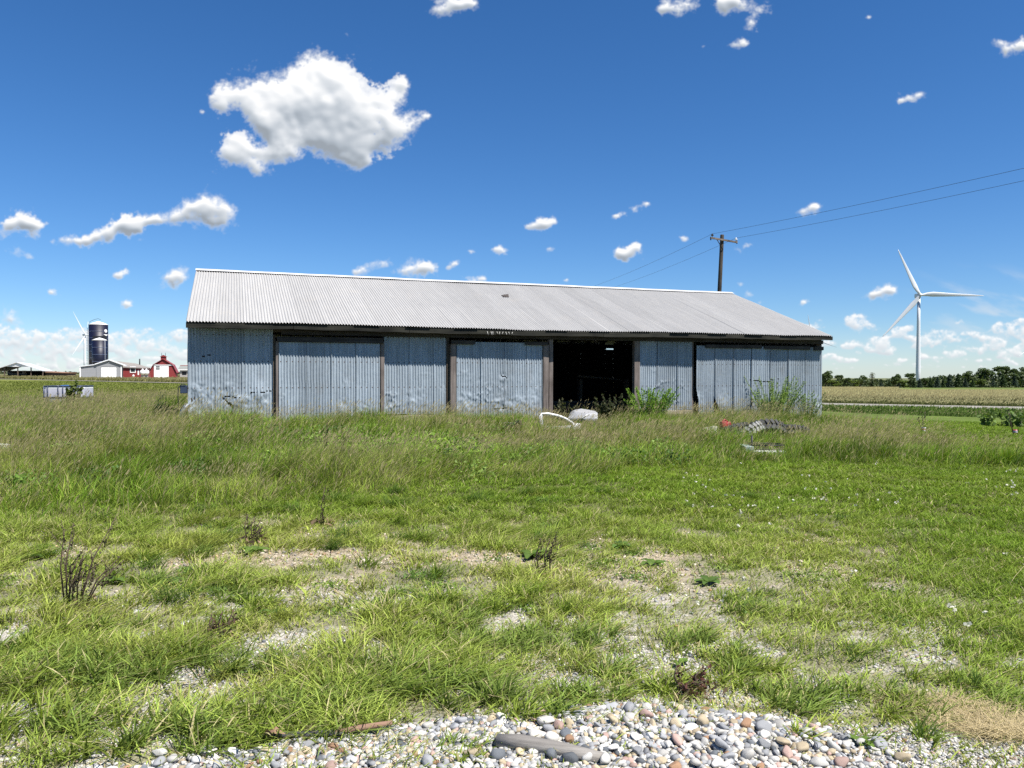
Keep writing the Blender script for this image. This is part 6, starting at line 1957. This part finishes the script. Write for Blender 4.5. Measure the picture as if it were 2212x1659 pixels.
while len(pos) < 300 and tries < 30000:
    tries += 1
    X = r_.uniform(-1.75, 2.0); Y = r_.uniform(2.95, 3.75)
    if Y > float(drive_edge(np.array(X))) + .02: continue
    px = IW / 2 + F * X / Y; py = 807 + F * (CAMZ - .04) / Y
    wgt = float(heap(px, py)) * (.45 + .55 * math.exp(-((px - 1400) / 330) ** 2))
    if r_.random() > wgt: continue
    rad = (.016 + .017 * r_.random() ** 1.8) * (1.0 + .15 * (px > 1150))
    if any((X - a) ** 2 + (Y - b) ** 2 < (.80 * (rad + c)) ** 2 for a, b, c in pos): continue
    pos.append((X, Y, rad))
kinds = list(STONE_C); kp = [.30, .27, .06, .16, .05, .02, .14]
STL = {'pale': 'pale rounded cobble in the stone heap along the lower edge', 'grey': 'mid grey rounded cobble in the stone heap along the lower edge',
       'dark': 'dark grey rounded cobble in the stone heap along the lower edge', 'tan': 'tan rounded cobble in the stone heap along the lower edge',
       'pink': 'pinkish rounded cobble in the stone heap along the lower edge', 'brown': 'orange brown rounded cobble in the stone heap along the lower edge',
       'white': 'whitish rounded cobble in the stone heap along the lower edge'}
for X, Y, rad in pos:
    k = str(r_.choice(kinds, p=kp)); j = int(r_.integers(0, 5))
    o = bpy.data.objects.new('cobble', SMESH[k, j]); col.objects.link(o)
    o.location = (X, Y, float(G(X, Y)) + rad * .42 + .010 * r_.random())
    o.rotation_euler = (r_.normal() * .35, r_.normal() * .35, r_.random() * 6.28)
    s = rad * 1.12; o.scale = (s, s * r_.uniform(.85, 1.05), s * r_.uniform(.8, 1.15))
    tag(o, STL[k], 'stone', k + ' cobbles in the heap')
for px, py, rad, k, lb in [(2000, 1, 0, '', '')]:
    pass
# pebbles: the rest of the heap and the open gravel
def pebbles(x, y, rad, cols, lift=.3):
    bm = bmesh.new(); bmesh.ops.create_icosphere(bm, subdivisions=1, radius=1.0)
    B = np.array([v.co[:] for v in bm.verts]); Fi = np.array([[v.index for v in f.verts] for f in bm.faces]); bm.free()
    n = len(x); r_ = np.random.default_rng(99)
    J = 1 + .30 * (r_.random((n, len(B), 1)) - .5)
    V = B[None] * J * np.stack([1 + .3 * r_.random(n), .75 + .3 * r_.random(n), .5 + .25 * r_.random(n)], 1)[:, None, :] * rad[:, None, None]
    a = r_.random(n) * 6.283
    cx, sx = np.cos(a)[:, None], np.sin(a)[:, None]
    V = np.stack([V[..., 0] * cx - V[..., 1] * sx, V[..., 0] * sx + V[..., 1] * cx, V[..., 2]], -1)
    til = r_.normal(size=n)[:, None] * .3
    V = np.stack([V[..., 0], V[..., 1], V[..., 2] + V[..., 0] * til], -1)
    V = V + np.stack([x, y, G(x, y) + rad * lift], 1)[:, None, :]
    L_ = (Fi[None] + (np.arange(n) * len(B))[:, None, None]).ravel()
    return V.reshape(-1, 3), L_, np.full(n * len(Fi), 3), np.repeat(cols, len(B), 0)
m, t, b = new_mat('pebble_stone')
ca = t.nodes.new('ShaderNodeAttribute'); ca.attribute_name = 'Col'
nz = t.nodes.new('ShaderNodeTexNoise'); nz.inputs['Scale'].default_value = 70; tcn = t.nodes.new('ShaderNodeTexCoord'); t.links.new(tcn.outputs['Object'], nz.inputs['Vector'])
mr = t.nodes.new('ShaderNodeMapRange'); mr.inputs[3].default_value = .75; mr.inputs[4].default_value = 1.25; t.links.new(nz.outputs['Fac'], mr.inputs[0])
s_ = t.nodes.new('ShaderNodeVectorMath'); s_.operation = 'SCALE'; t.links.new(ca.outputs['Color'], s_.inputs[0]); t.links.new(mr.outputs[0], s_.inputs['Scale']); t.links.new(s_.outputs[0], b.inputs['Base Color'])
b.inputs['Roughness'].default_value = .8; b.inputs['Specular IOR Level'].default_value = .3
M_PEB = m
CL = np.array([STONE_C[k] for k in kinds])
def stone_cols(n, r_, light=1.0):
    return CL[r_.choice(len(kinds), n, p=kp)] * (.7 + .5 * r_.random((n, 1))) * light
pp = Pile()
n0 = 13000
x = r_.uniform(-1.8, 2.1, n0); y = r_.uniform(2.95, 3.75, n0)
px = IW / 2 + F * x / y; py = 807 + F * (CAMZ - .04) / y
k = (y < drive_edge(x) + .03) & (r_.random(n0) < heap(px, py))
x, y = x[k], y[k]; n = len(x)
pp.add(pebbles(x, y, .009 + .012 * r_.random(n) ** 1.5, stone_cols(n, r_), .45))
# fine gravel
x, y, r2 = scatter(2.95, 9.0, lambda yy: 5200 * (3.5 / yy) ** 1.6, 1501)
gb = bare(x, y)
k = r2.random(len(x)) < gb * (.30 + .7 * (y < 4.6))
x, y = x[k], y[k]; n = len(x)
rad = (.0035 + .0095 * r2.random(n) ** 3) * np.clip(y / 4.2, .9, 1.6)
c = stone_cols(n, r2, 1.0) * np.where(y[:, None] > 5.6, np.array([.95, .86, .72]), 1.0)
pp.add(pebbles(x, y, rad, c, .3))
pp.build('gravel_pebbles', M_PEB)
# a few single stones that stand out
def single(label, px, py, rad, k, j, cat='stone'):
    g = gnd(px, py)
    me = SMESH[k, j]
    o = bpy.data.objects.new('field_stone', me); col.objects.link(o)
    o.location = (g[0], g[1], g[2] + rad * .35); o.scale = (rad * 1.1, rad, rad); o.rotation_euler = (.1, .1, j * 1.3)
    tag(o, label, cat)
single('large dark grey stone lying apart at the right end of the heap', 1900, 1612, .042, 'grey', 1)
single('orange brown stone at the top of the heap', 1525, 1540, .030, 'brown', 2)
single('flat dark slate stone in the upper part of the heap', 1650, 1562, .030, 'dark', 0)
single('dark grey stone left of the heap beside the wooden post', 1195, 1600, .032, 'dark', 3)
single('pinkish stone high on the left slope of the heap', 1225, 1562, .028, 'pink', 4)
single('small dark stone lying in the grass above the right gravel', 1730, 1482, .022, 'dark', 2)
single('pale stone in the grass beside the large dry weed', 294, 1325, .035, 'white', 1)
single('flat pale stone on the left gravel patch', 400, 1352, .035, 'pale', 3)
single('white stone at the left end of the lower edge', 345, 1632, .035, 'white', 2)
single('white stone next to the first tussock at the lower edge', 450, 1628, .035, 'pale', 0)
# wooden pieces on the stones
g = gnd(1150, 1628)
lg = thing('wooden_post', 'short grey weathered post lying on the stones at the lower edge', 'post', (g[0], g[1], g[2] + .026), R(-10))
m = MB(); m.tube([(-.15, .03, .0), (-.05, .02, .008), (.12, .0, .0), (.30, -.03, -.012)], [.026, .030, .029, .027], 12); m.build('post_body', wood('silvered_wood', (.11, .10, .09), (.34, .32, .29), 'X'), lg)
g = gnd(735, 1598)
st_ = thing('broken_stick', 'long brown stick with a dark flat strip lying along the edge of the stones', 'stick', (g[0], g[1], g[2] + .03), R(4))
m = MB(); m.tube([(-.02, .0, .0), (.08, .015, .012), (.22, .03, .025)], [.013, .014, .010], 8); m.build('stick', wood('brown_stick', (.16, .09, .06), (.36, .24, .17), 'X'), st_)
m = MB(); m.bevbox(-.36, .02, -.014, .016, -.004, .006, .003, .003, 4); m.build('dark_strip', plain('dark_strip', (.05, .05, .055), .5), st_)
g = gnd(592, 1606)
dl = thing('dead_leaf', 'curled brown dead leaf at the left end of the stick', 'leaf', (g[0], g[1], g[2] + .03))
m = MB(); m.add([(-.05, 0, 0), (0, -.02, .02), (.05, 0, .01), (0, .03, .03), (-.02, -.03, .05)], [(0, 1, 3), (1, 2, 3), (0, 4, 1)]); m.build('leaf_blade', plain('dead_leaf_brown', (.22, .13, .08), .8), dl)
